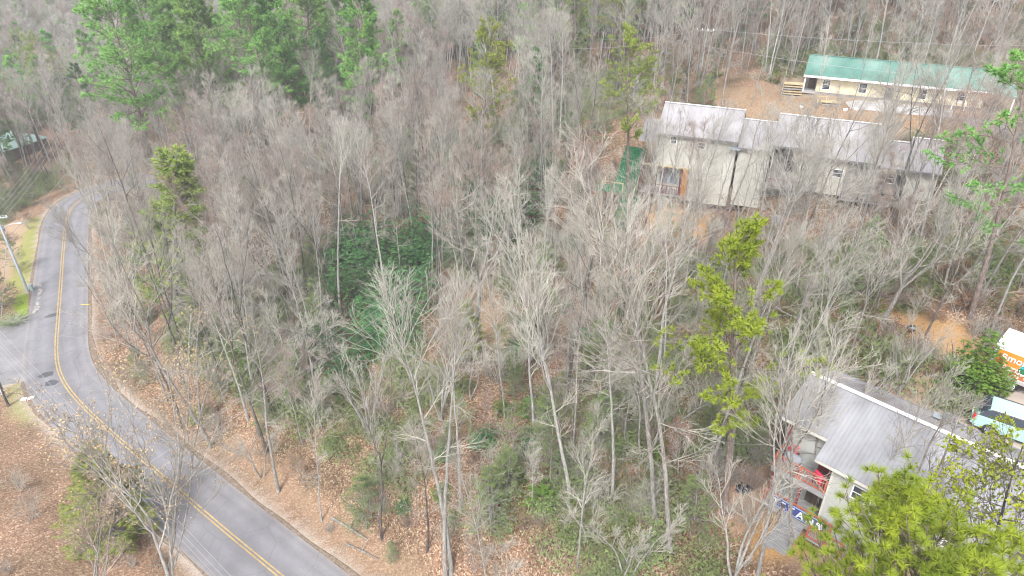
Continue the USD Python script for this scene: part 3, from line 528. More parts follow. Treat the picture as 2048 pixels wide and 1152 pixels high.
window(hB, 1.5, -.45, 18.6, .75, .9, 'white'); window(hB, 4.6, -.4, 18.4, .9, .8, 'white'); window(hB, 19.0, -.3, 17.2, 1.1, .9); window(hB, 17.0, -.3, 17.9, .7, .7, 'darkwood'); window(hB, 24.3, -1.6, 16.8, 1.0, 1.2); window(hB, 14.2, -2.3, 16.4, .9, 1.3, 'darkred')
part('porch_floor', lbox(12.7, 15.9, -2.3, -.2, 15.0, 15.15), M['plank'], hB); railing(hB, (12.8, -.25), (15.8, -.25), 15.15, .95, 'darkred', .2)
part('porch_floor', lbox(20.2, 28.6, -.6, 1.0, 15.2, 15.35), M['plank'], hB); railing(hB, (20.3, .95), (28.5, .95), 15.35, .9, 'darkwood', .22)
for s in (20.4, 23.2, 25.9, 28.3): part('porch_post', lbox(s, s + .13, .8, .93, 12.6, 15.2), M['darkwood'], hB)
for s in (4.32, 8.6, 12.3, 20.1): part('downpipe', cat_(beam((s, .46 if s < 16 else .36, 12.4 if s < 13 else 15.3), (s, .46 if s < 16 else .36, 19.1), .08), beam((s, .46 if s < 16 else .36, 19.05), (s, .1, 19.2), .08)), M['flash'], hB)
part('lean_to_roof', sheet(-2.0, .0, -3.2, 20.4, .2, 18.7), M['grey_roof'], hB)
part('canopy', sheet(8.2, 9.3, -1.5, 19.35, .2, 18.95), M['blueglass'], hB)
def toB(s, t, z): o, e1, e2, _ = FB; q = o + e1 * s + e2 * t; return np.array([*q, z])
st = thing('turf_stairs', 'bright green turf covered stairs and landing beside the red railed deck', 'stairs', toB(0, 0, 0), FB[3])
for k in range(16): part('step', lbox(-4.4, -1.6, -4.2 + .3 * k, -3.9 + .3 * k, 16.3 - .21 * k, 16.4 - .21 * k), M['turf'], st); part('riser', lbox(-4.4, -1.6, -3.93 + .3 * k, -3.90 + .3 * k, 16.1 - .21 * k, 16.298 - .21 * k), M['turf'], st)
part('landing', lbox(-6.4, -1.5, .62, 2.6, 12.85, 13.0), M['turf'], st)
for k in range(13): part('step', lbox(-2.9, -.6, 2.62 + .26 * k, 2.88 + .26 * k, 12.72 - .19 * k, 12.80 - .19 * k), M['turf'], st); part('riser', lbox(-2.9, -.6, 2.85 + .26 * k, 2.88 + .26 * k, 12.53 - .19 * k, 12.718 - .19 * k), M['turf'], st)
for s, t in ((-5.5, 2.15), (-3.0, 2.15), (-5.5, .8), (-1.6, .62), (-1.6, -3.9)): part('stair_post', lbox(s, s + .1, t - .1, t, 9.5, 14.0 if t > 0 else 17.4), M['rawwood'], st)
part('handrail', cat_(beam((-5.45, -2.1, 13.95), (-2.95, -2.1, 13.95), .08), beam((-1.45, -2.2, 13.9), (-1.4, -5.5, 11.4), .08), beam((-1.55, -.55, 14.0), (-1.55, 3.95, 17.35), .08)), M['rawwood'], st)
# clutter around it
def tyre(label, u, v, r=.36, lying=True):
    p = on(u, v); t = thing('old_tire', label, 'tire', p + [0, 0, .13], rng.uniform(0, 3))
    q = Polygon([(r * .55, -.11), (r * .9, -.12), (r, -.08), (r, .08), (r * .9, .12), (r * .55, .11)])
    m = trimesh.creation.revolve(np.array(list(q.exterior.coords)), sections=28); part('tread', m, M['black'], t, 40)
    rim = trimesh.creation.annulus(r * .28, r * .56, .12, sections=24); part('rim', rim, M['metal'], t, 40); part('hub', trimesh.creation.cylinder(r * .2, .1, sections=16), M['metal'], t, 40)
tyre('wheel lying flat on the clay path above the leaning trunk', 1826, 662, .42); tyre('wheel half hidden in brush below the clay path', 1822, 690, .36)
wt = thing('white_tarp', 'crumpled white tarp over a heap below the long grey house', 'tarp', on(1505, 462)); ic = trimesh.creation.icosphere(3, 1.0); vv = ic.vertices * [.7, .6, .8]; vv += ic.vertices * (meshkit.fbm(ic.vertices * 3 + 2, 3)[:, None] - .5) * .6; vv[:, 2] = np.maximum(vv[:, 2], -.05)
part('tarp_sheet', (vv, ic.faces), M['white'], wt, 50); part('rope', wire([(-.8, 0, .1), (-.3, -.5, .35), (.3, -.5, .3), (.8, 0, .05)], .02), M['flash'], wt)
wt2 = thing('metal_sheet', 'loose sheet of roofing metal leaning in the brush below the long grey house', 'metal sheet', on(1548, 450)); qq = sheet(-.5, .5, 0, 1.2, .6, .1); part('ribbed_sheet', qq, M['grey_roof'], wt2); part('prop', beam((0, -.1, 0), (0, -.02, 1.0), .06), M['rawwood'], wt2)
def crate(name, label, cat, u, v, w, d, h, mat, rot=0.3, lid=None):
    c = thing(name, label, cat, on(u, v), rot); part('body', mt(hbox(-w / 2, -d / 2, -.05, w / 2, d / 2, h, .04)), M[mat], c, 40); part('lid', mt(hbox(-w / 2 - .03, -d / 2 - .03, h - .02, w / 2 + .03, d / 2 + .03, h + .06, .03)), M[lid or mat], c, 40)
crate('storage_tote', 'blue plastic tote in the brush below the long grey house', 'tote', 1728, 505, .8, .5, .5, 'blue'); crate('storage_tote', 'dark storage tote left of the blue tote', 'tote', 1702, 508, .6, .5, .5, 'trashbag')
crate('storage_bin', 'teal bin on the ground by the porch of the long grey house', 'bin', 1768, 372, .6, .5, .7, 'teal'); crate('air_unit', 'grey air conditioning unit below the clay yard of the long grey house', 'air unit', 1660, 490, .9, .8, .8, 'metal')
op = thing('marker_post', 'short orange post standing by the blue tote', 'post', on(1695, 495)); part('post', beam((0, 0, -.1), (0, 0, 1.1), .12), M['yellow'], op); part('cap', box(-.08, -.08, 1.1, .08, .08, 1.16), M['yellow'], op)

# ---- cream house with the green roof
hC = thing('cream_house', 'long single-storey cream house with a green metal roof and white fascia', 'house', (*FC[0], 0), FC[3])
roof(hC, -.3, 20.6, 0, 25.5, 4.75, 24.0, M['green_roof'], .92); roof(hC, -.3, 20.6, -.03, 25.505, -4.6, 24.05, M['green_roof'], 1.85)
part('ridge_cap', beam((-.3, 0, 25.56), (20.6, 0, 25.56), .3, .03), M['green_roof'], hC)
part('fascia', cat_(lbox(-.3, 16.3, 4.74, 4.78, 23.72, 23.98), lbox(16.3, 20.6, 4.74, 4.775, 23.85, 23.97)), M['fascia'], hC)
part('soffit', lbox(-.2, 20.5, 3.95, 4.72, 23.70, 23.74), M['cream'], hC)
part('wall', cat_(lbox(1.35, 19.3, 3.8, 3.95, 21.9, 23.72), gable(19.2, .15, -4.0, 3.8, 21.9, [(-4.0, 24.1), (0, 25.35), (3.8, 24.15)]), lbox(.4, 19.3, -4.1, -4.0, 21.9, 24.0)), M['cream'], hC)
for k in range(13): part('siding_board', cat_(lbox(1.36, 19.28, 3.95, 3.975, 21.92 + .14 * k, 22.03 + .14 * k)), M['cream'], hC)
part('porch_wall', cat_(lbox(.1, 1.35, 2.4, 2.5, 21.9, 23.9), lbox(1.3, 1.4, 2.5, 3.8, 21.9, 23.7)), M['block'], hC)
part('door', lbox(.35, 1.15, 2.5, 2.55, 21.9, 23.6), M['darkwood'], hC); part('porch_floor', lbox(-.2, 1.4, 2.5, 4.6, 21.75, 21.9), M['concrete'], hC)
part('porch_post', lbox(-.15, .02, 4.35, 4.5, 21.8, 23.75), M['white'], hC)
part('foundation', lbox(1.3, 19.3, 3.7, 3.92, 21.2, 21.9), M['block'], hC); part('front_steps', cat_(lbox(8.6, 10.4, 4.0, 5.2, 21.3, 21.75), lbox(8.6, 10.4, 5.2, 5.6, 21.3, 21.55)), M['concrete'], hC)
for s, fm in ((2.0, 'white'), (6.15, 'white'), (12.6, 'white')): window(hC, s, 3.975, 22.25, .95, 1.25, fm)
part('entry_door', lbox(9.1, 9.95, 3.975, 4.0, 21.9, 23.6), M['block'], hC)
part('porch_roof', sheet(8.3, 10.7, 3.9, 23.9, 5.4, 23.55), M['brown_wall'], hC)
window(hC, 16.6, 3.975, 22.5, 1.0, 1.15, 'white'); part('screen_frame', cat_(lbox(16.3, 16.4, 4.6, 4.7, 21.4, 22.5), lbox(17.6, 17.7, 4.6, 4.7, 21.4, 22.5), lbox(16.3, 17.7, 4.6, 4.7, 22.42, 22.5), lbox(16.3, 17.7, 4.6, 4.7, 21.45, 21.53)), M['white'], hC)
part('side_lean_to', cat_(sheet(20.6, 22.4, 1.0, 24.3, 4.6, 23.6),), M['green_roof'], hC); part('lean_to_post', lbox(22.1, 22.25, 4.2, 4.35, 21.4, 23.7), M['white'], hC)
def stack(name, label, cat, u, v, rows, L, rot):
    p = on(u, v); c = thing(name, label, cat, p, rot)
    for k in range(rows):
        for j in range(4):
            a = box(-L / 2, -.5 + .26 * j, .15 * k, L / 2, -.3 + .26 * j, .15 * k + .11) if k % 2 == 0 else box(-L / 2 + .3 * L * j * .9, -.55, .15 * k - .035, -L / 2 + .3 * L * j * .9 + .12, .55, .15 * k - .002)
            part('board', a, M['rawwood' if k % 3 else 'plank'], c)
stack('lumber_stack', 'tall stack of weathered boards left of the cream house', 'lumber stack', 1582, 192, 11, 2.3, -.3)
stack('lumber_pile', 'low pile of new yellow boards in front of the cream house porch', 'lumber pile', 1660, 209, 3, 2.2, -.35)
ch = thing('sawhorse', 'pale sawhorse leaning by the boards in front of the cream house', 'sawhorse', on(1642, 208), -.3)
for sx in (-.5, .5):
    for sy in (-.25, .25): part('leg', beam((sx, sy, 0), (sx * .9, 0, .9), .07), M['rawwood'], ch)
part('crossbar', box(-.6, -.05, .86, .6, .05, .96), M['rawwood'], ch)
for k, (u, v) in enumerate(((1602, 217), (1690, 222), (1712, 221))):
    c = thing('white_bucket', ['white bucket on the yard behind the long grey house', 'left of the two white buckets by the concrete walk', 'right of the two white buckets by the concrete walk'][k], 'bucket', on(u, v)); part('bucket_body', trimesh.creation.cylinder(.24, .5, sections=16), M['white'], c, 40); part('rim', trimesh.creation.annulus(.22, .27, .06, sections=16, transform=trimesh.transformations.translation_matrix((0, 0, .25))), M['white'], c)
fe = thing('picket_fence', 'low dark picket fence at the edge of the grey drive beside the pine', 'fence')
fa, fb = on(1958, 290), on(2060, 275); n = 22
for k in range(n):
    q = fa + (fb - fa) * k / (n - 1); q[2] = gz(q[0], q[1]); part('picket', beam(q, q + [0, 0, 1.15], .06), M['flash'], fe)
part('rail', cat_(beam(fa + [0, .05, .9], fb + [0, .05, gz(fb[0], fb[1]) - fb[2] + .9], .05), beam(fa + [0, .05, .3], fb + [0, .05, .3], .05)), M['flash'], fe)

# ---- green-roofed cabin far left, and the house glimpsed at the top
def cabin(name, label, u, v, w, d, wallh, rise, rot, roofm, wallm, hip=.3, loc=None):
    p = on(u, v) if loc is None else np.array(loc, float); c = thing(name, label, 'house', p, rot)
    part('wall', box(-w / 2, -d / 2, -1.5, w / 2, d / 2, wallh), M[wallm], c)
    e = .5; b = np.array([[-w / 2 - e, -d / 2 - e, wallh], [w / 2 + e, -d / 2 - e, wallh], [w / 2 + e, d / 2 + e, wallh], [-w / 2 - e, d / 2 + e, wallh], [-w / 2 + hip * w, 0, wallh + rise], [w / 2 - hip * w, 0, wallh + rise]])
    low = b[:4] - [0, 0, .15]; v_ = np.vstack([b, low])
    f = [[0, 1, 5], [0, 5, 4], [1, 2, 5], [2, 3, 4], [2, 4, 5], [3, 0, 4], [6, 7, 1], [6, 1, 0], [7, 8, 2], [7, 2, 1], [8, 9, 3], [8, 3, 2], [9, 6, 0], [9, 0, 3], [6, 8, 7], [6, 9, 8]]
    rf = part('roof', (v_, np.array(f)), M[roofm], c)
    for k in (-1, 1): window(c, k * w * .28 - .5, d / 2, .9, 1.0, 1.2)
    part('door', box(-.45, -d / 2 - .06, 0, .45, -d / 2, 2.0), M['darkwood'], c)
    return c, rf
c1, r1 = cabin('green_roof_cabin', 'cabin with a pale green hip roof left of the road behind trees', 12, 306, 13, 9, 2.6, 2.2, -.35, 'pale_green_roof', 'brown_wall')
part('vent_pipe', trimesh.creation.cylinder(.14, 1.3, sections=12, transform=trimesh.transformations.translation_matrix((1.0, -1.6, 4.2))), M['flash'], r1, 40)
c2, r2 = cabin('distant_house', 'distant pale house with a dark gable roof glimpsed through trees at the top', 1012, 62, 13, 9, 4.2, 3.2, .4, 'flash', 'cream', .0)
for k in range(4): window(c2, -5.5 + 2.8 * k, 4.5, 2.6, 1.1, 1.2)
cabin('distant_shed', 'small distant grey shed among far trees in the valley at upper left', 296, 96, 8, 5, 2.4, 1.6, .2, 'grey_roof', 'cream', .0)

R2 = trimesh.transformations.rotation_matrix(math.pi / 2, [1, 0, 0])
# ---- box truck, parked car
tk = thing('box_truck', 'box truck with an orange lettered side and white roof parked by the bush', 'truck', (*FT[0], 19.0), FT[3])
part('cargo_box', cat_(box(0, 0, .82, 5.6, 2.3, 2.62)), M['white'], tk); part('roof_panel', cat_(box(-.04, -.03, 2.62, 5.64, 2.33, 2.67)), M['fascia'], tk)
part('rear_frame', cat_(box(-.05, -.02, .75, -.002, .12, 2.6), box(-.05, 2.18, .75, -.002, 2.32, 2.6), box(-.05, .12, 2.45, -.002, 2.18, 2.6)), M['metal'], tk); part('roller_door', box(-.03, .12, .8, -.002, 2.18, 2.45), M['white'], tk)
part('side_panel', box(.16, -.012, 1.55, 5.5, -.001, 2.45), M['orange'], tk); part('lower_side_panel', box(.16, -.012, .98, 5.5, -.001, 1.549), M['rust'], tk)
part('skirt_rail', box(0, -.02, .72, 5.6, .05, .92), M['concrete'], tk); part('chassis', box(.1, .5, .5, 7.2, 1.8, .74), M['flash'], tk)
def letters(txt, hgt, x, z, mat='white', parent=tk, nm='lettering', bold=True, y=-.018):
    m = meshkit.text_mesh(txt, hgt, .005, bold); m.apply_transform(R2); m.apply_translation((x, y, z)); part(nm, m, M[mat], parent)
letters('Smoky', .36, .40, 1.88, 'trashbag', nm='lettering_shadow', y=-.0175); letters('Smoky', .36, .38, 1.90, y=-.022)
letters('Veterans Blvd', .13, .62, 1.50, nm='lettering'); letters('Pigeon Forge, TN', .13, .62, 1.31); letters('-1773', .17, .80, 1.03); letters('We Do', .15, 1.75, 1.10); letters('www', .10, 2.0, .985)
g = trimesh.creation.icosphere(2, .32); g.apply_scale((1.1, .02, 1)); g.apply_translation((1.75, -.015, 1.72)); part('mountain_emblem', g, M['teal'], tk)
g = trimesh.creation.icosphere(2, .22); g.apply_scale((1.2, .03, .8)); g.apply_translation((1.62, -.018, 1.58)); part('leaf_emblem', g, M['turf'], tk)
def wheel(parent, x, y, r=.40, w=.26, rimmat='white', side=-1):
    R = trimesh.transformations.rotation_matrix(math.pi / 2, [1, 0, 0])
    q = np.array([(r * .58, -w / 2), (r * .92, -w / 2), (r, -w * .3), (r, w * .3), (r * .92, w / 2), (r * .58, w / 2), (r * .58, -w / 2)]); m = trimesh.creation.revolve(q, sections=32); m.apply_transform(R); m.apply_translation((x, y, r))
    p = part('wheel', m, M['black'], parent, 40)
    d = trimesh.creation.cylinder(r * .6, w * .5, sections=28); d.apply_transform(R); d.apply_translation((x, y + side * w * .15, r)); part('rim', d, M[rimmat], p, 40)
    for k in range(5):
        a = k * 2 * math.pi / 5; h = trimesh.creation.cylinder(r * .1, w * .1, sections=10); h.apply_transform(R); h.apply_translation((x + r * .38 * math.cos(a), y + side * (w * .4 + .006), r + r * .38 * math.sin(a))); part('rim_hole', h, M['black'], p)
    d = trimesh.creation.cylinder(r * .17, w * .2, sections=14); d.apply_transform(R); d.apply_translation((x, y + side * w * .45, r)); part('hub', d, M['flash'], p, 40)
for x in (1.35, 6.7):
    for y, sd in ((.18, -1), (2.12, 1)): wheel(tk, x, y, side=sd)
part('cab', mt(hull(*[((x, y, z), .12) for x, z in ((5.8, .8), (7.5, .8), (7.5, 1.35), (6.9, 2.0), (5.8, 2.05)) for y in (.2, 2.1)])), M['white'], tk, 40)
part('windscreen', box(7.0, .3, 1.45, 7.4, 2.0, 1.9), M['glass'], tk)

sv = thing('mint_car', 'mint green car parked in the drive beyond the steel roofed house, half behind budding branches', 'car', (*FS[0], 18.27), FS[3])
prof_low = [(0, .35), (.05, .8), (.15, .98), (4.2, .98), (4.5, .75), (4.5, .38), (4.35, .28), (.15, .28)]
def loft(profile, ys):
    """A body: the profile in x and z at several widths y (scale about its middle)."""
    n = len(profile); P = np.array(profile); c = P.mean(0); vs = []
    for y, k in ys: q = c + (P - c) * k; vs.append(np.column_stack([q[:, 0], np.full(n, y), q[:, 1]]))
    v = np.vstack(vs); f = []
    for a in range(len(ys) - 1):
        for i in range(n): j = (i + 1) % n; f += [[a * n + i, (a + 1) * n + i, (a + 1) * n + j], [a * n + i, (a + 1) * n + j, a * n + j]]
    for a, flip in ((0, 0), (len(ys) - 1, 1)):
        for i in range(1, n - 1): t = [a * n, a * n + i, a * n + i + 1]; f.append(t[::-1] if flip else t)
    m = trimesh.Trimesh(v, f, process=False); m.fix_normals(); return m
part('body', loft(prof_low, [(0, .965), (.06, .99), (.2, 1), (1.6, 1), (1.74, .99), (1.8, .965)]), M['mint'], sv, 35)
cabp = [(.12, .97), (.38, 1.36), (.7, 1.5), (2.5, 1.52), (2.9, 1.44), (3.5, .97)]
part('cabin_glass', loft(cabp, [(.10, .98), (.24, .93), (1.56, .93), (1.70, .98)]), M['glass'], sv, 30)
part('roof', mt(hull(*[((x, y, z), .05) for x, z in ((.62, 1.47), (2.55, 1.49)) for y in (.27, 1.53)])), M['mint'], sv, 40)
for y in (.16, 1.64):
    for x, x2, z2 in ((.2, .62, 1.45), (1.15, 1.2, 1.46), (2.0, 1.98, 1.47), (3.3, 2.7, 1.46)): part('pillar', beam((x, y, .97), (x2, y + (.09 if y < 1 else -.09), z2), .06), M['mint'], sv)
part('rear_window', box(.14, .35, 1.05, .2, 1.45, 1.3), M['glass'], sv)
for y in (.08, 1.5): part('tail_lamp', mt(hbox(-.03, y, .62, .1, y + .22, .92, .03)), M['tail'], sv, 40)
part('bumper', mt(hbox(-.08, .06, .34, .2, 1.74, .56, .06)), M['mint'], sv, 40); part('number_plate', box(-.1, .75, .6, -.02, 1.05, .74), M['white'], sv)
for x in (.85, 3.6):
    for y, sd in ((.05, -1), (1.75, 1)): wheel(sv, x, y, .33, .22, 'metal', sd)
for y in (-.12, 1.8): part('mirror', mt(hbox(2.95, y, 1.0, 3.1, y + .12, 1.14, .03)), M['mint'], sv, 40)
pb = thing('park_grill', 'small grey pedestal grill at the drive edge behind the steel roofed house', 'grill', on(1888, 862), -.7)
part('pedestal', beam((0, 0, -.1), (0, 0, .85), .12), M['flash'], pb); part('fire_box', cat_(box(-.3, -.22, .85, .3, .22, .89), box(-.3, -.22, .89, -.27, .22, 1.1), box(.27, -.22, .89, .3, .22, 1.1), box(-.27, .19, .89, .27, .22, 1.1)), M['flash'], pb); part('side_table', box(-.75, -.25, .8, -.32, .25, .84), M['metal'], pb)

# ---- utility poles, wires, boxes beside the road
def utility_pole(label, base, h, arm_dir, lamp=False, group=None, mat='pole_wood'):
    c = thing('utility_pole', label, 'utility pole', base)
    part('pole', tubes([[(0, 0, -.5), (0, 0, h * .5), (0, 0, h)]], np.array([[.17, .145, .11]]), 12), M[mat], c, True)
    d = np.array([math.cos(arm_dir), math.sin(arm_dir), 0]); part('crossarm', beam(-d * 1.1 + [0, 0, h - .8], d * 1.1 + [0, 0, h - .8], .10, .12), M[mat], c)
    for k in (-1.0, -.35, .35, 1.0): part('insulator', trimesh.creation.cylinder(.05, .2, sections=10, transform=trimesh.transformations.translation_matrix(d * k + [0, 0, h - .64])), M['white'], c, 40)
    part('transformer', trimesh.creation.cylinder(.2, .7, sections=16, transform=trimesh.transformations.translation_matrix((-.3 * d[1], .3 * d[0], h - 2.3))), M['metal'], c, 40)
    if lamp:
        a = part('lamp_arm', tubes([[(0, 0, h - 2.2), (.9, .3, h - 1.75), (1.7, .55, h - 1.7)]], np.full((1, 3), .035), 8), M['metal'], c, True); part('lamp_head', mt(hull(((1.6, .52, h - 1.74), .09), ((2.1, .68, h - 1.76), .12))), M['metal'], a, 40)
    return c
pl = on(56, 584); PH = 11.0
utility_pole('weathered blue-grey utility pole with a lamp arm on the verge left of the road', pl, PH, .3, True)
p2 = on(20, 812); utility_pole('grey utility pole behind the pruned tree at the left edge', p2 + np.array([-1.2, 1.2, 0]), 8.5, 1.2)
p3b = on(1392, 196); p3 = p3b; utility_pole('slim utility pole with a pale transformer above the long grey house', p3, 9.2, -.4, mat='bark_mid')
def span(name, label, a, b, sag, r=.02, n=24, group=None):
    t = np.linspace(0, 1, n)[:, None]; P = a + (np.array(b) - a) * t; P[:, 2] -= 4 * sag * (t * (1 - t))[:, 0]
    single(name, wire(P, r), M['wire'], label, 'wire', group)
top = pl + np.array([0, 0, PH - .55])
for k in (-1.0, -.35, .35, 1.0):
    dd = np.array([math.cos(.3), math.sin(.3), 0]) * k
    span('power_line', '%s overhead wire running up the road from the lamp pole' % {-1.0: 'leftmost', -.35: 'second', .35: 'third', 1.0: 'rightmost'}[k], top + dd, np.array([-82, 130, 10.5]) + dd, 1.2, .022, group='wires up the road')
    span('power_line', '%s overhead wire running left from the lamp pole out of the photo' % {-1.0: 'leftmost', -.35: 'second', .35: 'third', 1.0: 'rightmost'}[k], top + dd, np.array([-110, 62, 10.5]) + dd, .8, .022, group='wires left of the lamp pole')
span('guy_wire', 'slanting guy cable from the lamp pole down to the verge', pl + np.array([0, 0, 7.2]), on(2, 640), 0, .03); span('service_wire', 'slack service cable from the middle of the lamp pole along the road', pl + np.array([0, 0, 7.4]), np.array([-75, 128, 8.0]), .8, .03)
for k, (u0, v0, u1, v1) in enumerate(((0, 660, 330, 1010), (0, 682, 360, 1060), (0, 690, 300, 1010), (0, 703, 270, 1000))):
    a, b = at(u0, v0, 8.5 + .4 * (k % 2)), at(u1, v1, 9.5 + .4 * (k % 2)); d = b - a
    span('power_line', '%s of the four pale parallel wires crossing the lower left' % ['uppermost', 'second', 'third', 'lowest'][k], a - d * .5, b + d * .8, .25, .011 if k in (0, 3) else .008, group='parallel wires at lower left')
for k, (u0, v0, u1, v1) in enumerate(((363, 903, 998, 457), (470, 800, 850, 545), (360, 880, 800, 560), (600, 750, 900, 560))):
    a, b = at(u0, v0, 8.0), at(u1, v1, 12.5); d = b - a
    span('power_line', ['thickest wire crossing the middle of the wood past the rhododendrons', 'upper thin wire crossing the middle of the wood', 'second thin wire left of the rhododendron thicket', 'short thin wire beside the stout leaning trunk'][k], a - d * .15, b + d * .45, .5, .016 if k == 0 else .010, group='wires through the wood')
e = p3 + np.array([0, 0, 8.6])
for k, (u, v) in enumerate(((1195, 78), (1120, 96))): span('power_line', ['upper wire left of the slim pole with the transformer', 'lower wire left of the slim pole with the transformer'][k], e - [0, 0, .9 * k], at(u, v, 23.0), .5, .02)
span('power_line', 'long wire passing in front of the cream house roof', e - np.array([0, 0, 2.0]), at(2060, 166, 25.0), .6, .02); span('power_line', 'wire running right from the slim pole over the cream house roof', e, at(2060, 92, 28.0), .4, .02)
pd = thing('utility_pedestal', 'small pale green utility pedestal beside the lamp pole', 'pedestal', on(66, 583)); part('pedestal_body', mt(hbox(-.17, -.17, -.1, .17, .17, .95, .05)), M['pale_green_roof'], pd, 40); part('cap', mt(hbox(-.2, -.2, .93, .2, .2, 1.05, .04)), M['metal'], pd, 40)
rm = thing('road_marker', 'short yellow marker at the right road edge opposite the lawn', 'marker', on(171, 612)); part('plate', box(-.5, -.05, .02, .5, .05, .22), M['yellow'], rm); part('stake', beam((0, 0, -.2), (0, 0, .3), .05), M['yellow'], rm)
cn = thing('orange_cone', 'small orange cone by the road edge among budding twigs', 'cone', on(268, 940)); part('cone_body', trimesh.creation.cone(.17, .6, sections=18), M['cone'], cn, 40); part('base', box(-.22, -.22, 0, .22, .22, .04), M['cone'], cn)
sgn = on(50, 800); s_ = thing('yard_litter', 'two white paper scraps on the grass by the pruned tree', 'paper'); part('paper', beam(sgn + [-.4, 0, .06], sgn + [.1, .1, .06], .5, .02), M['white'], s_); part('paper', beam(sgn + [.25, .1, .1], sgn + [.8, .3, .14], .5, .02), M['white'], s_)
# stones along the verge of the lawn
sr = np.random.default_rng(4)
for k in range(34):
    t = k / 33; u, v = np.interp(t, [0, .35, .6, 1], [82, 78, 70, 2]), np.interp(t, [0, .35, .6, 1], [570, 606, 628, 655]); p = on(u + sr.normal(0, 1.5), v + sr.normal(0, 1.5))
    ic = trimesh.creation.icosphere(1, .22 * sr.uniform(.7, 1.5)); ic.vertices *= 1 + sr.uniform(-.25, .25, (len(ic.vertices), 1)); ic.apply_scale((1, .8, .6)); ic.apply_translation(p + [0, 0, .05])
    single('edging_stone', ic, M['stone'], 'small rough stone edging the lawn at the side street corner', 'stone', 'stones edging the lawn')
# ------------------------------------------------------------------ growing trees
def grow(p, d, L, r0, r1, K, wig, up, g):
    N = len(p); P = np.empty((N, K + 1, 3)); P[:, 0] = p; d = unit(np.asarray(d, float)); L = np.broadcast_to(L, N)
    for k in range(K):
        d = unit(d + g.normal(0, wig, (N, 3)) + np.array([0, 0, up])); P[:, k + 1] = P[:, k] + d * (L / K)[:, None]
    t = np.linspace(0, 1, K + 1)[None]
    return P, np.broadcast_to(r0, N)[:, None] * (1 - t) + np.broadcast_to(r1, N)[:, None] * t
def sprout(P, R, n, t0, t1, ang, g, power=1.0, flat=0.0):
    """Points along parents where children leave: parent index, position, direction, radius there, t."""
    N, K = R.shape; n = np.broadcast_to(n, N); idx = np.repeat(np.arange(N), n)
    k = np.concatenate([np.arange(m) for m in n]) if len(n) else np.zeros(0)
    t = t0 + (t1 - t0) * ((k + g.uniform(0, 1, len(idx))) / n[idx]) ** power
    f = np.clip(t * (K - 1), 0, K - 1.001); i = f.astype(int); w = (f - i)[:, None]
    p = P[idx, i] * (1 - w) + P[idx, i + 1] * w; d = unit(P[idx, i + 1] - P[idx, i]); r = R[idx, i] * (1 - w[:, 0]) + R[idx, i + 1] * w[:, 0]
    a = unit(np.cross(d, np.array([0.0, 0, 1]) + g.normal(0, .25, d.shape))); b = np.cross(d, a)
    az = k * 2.4 + g.uniform(0, 2 * np.pi, N)[idx] + g.normal(0, .5, len(idx))
    if flat: az = np.where(k % 2 == 0, 0, np.pi) + g.normal(0, .45 / flat, len(idx))
    q = a * np.cos(az)[:, None] + b * np.sin(az)[:, None]; an = np.broadcast_to(ang, len(idx)) * g.uniform(.7, 1.25, len(idx))
    return idx, p, unit(d * np.cos(an)[:, None] + q * np.sin(an)[:, None]), r, t
def klass(name): return stage.CreateClassPrim('/World/' + name)
def blades(p, d, n, L, W, spread, g, droop=0.0):
    """n needle or leaf triangles about each point, fanned round its direction."""
    P = np.repeat(p, n, 0); D = unit(np.repeat(d, n, 0) + g.normal(0, spread, (len(P), 3)) + [0, 0, -droop]); s = unit(np.cross(D, g.normal(0, 1, D.shape)))
    l = (L * g.uniform(.65, 1.25, len(P)))[:, None]; w = W * g.uniform(.7, 1.2, len(P))[:, None]
    v = np.stack([P - s * w * .5, P + s * w * .5, P + D * l], 1).reshape(-1, 3); return v, np.arange(len(v)).reshape(-1, 3)
def leaves(p, d, L, W, g, tilt=.5):
    """One folded leaf (two triangles each side of nothing fancy: a kite) per point."""
    D = unit(d); s = unit(np.cross(D, g.normal(0, tilt, D.shape) + [0, 0, 1.0])); L = L * g.uniform(.7, 1.25, (len(p), 1)); W = W * g.uniform(.8, 1.2, (len(p), 1))
    n = np.cross(s, D); m = p + D * L * .5
    v = np.stack([p, m + s * W * .5 - n * W * .12, p + D * L - n * L * .10, m - s * W * .5 - n * W * .12], 1).reshape(-1, 3); k = np.arange(len(p))[:, None] * 4
    return v, np.vstack([np.hstack([k, k + 1, k + 2]), np.hstack([k, k + 2, k + 3])])

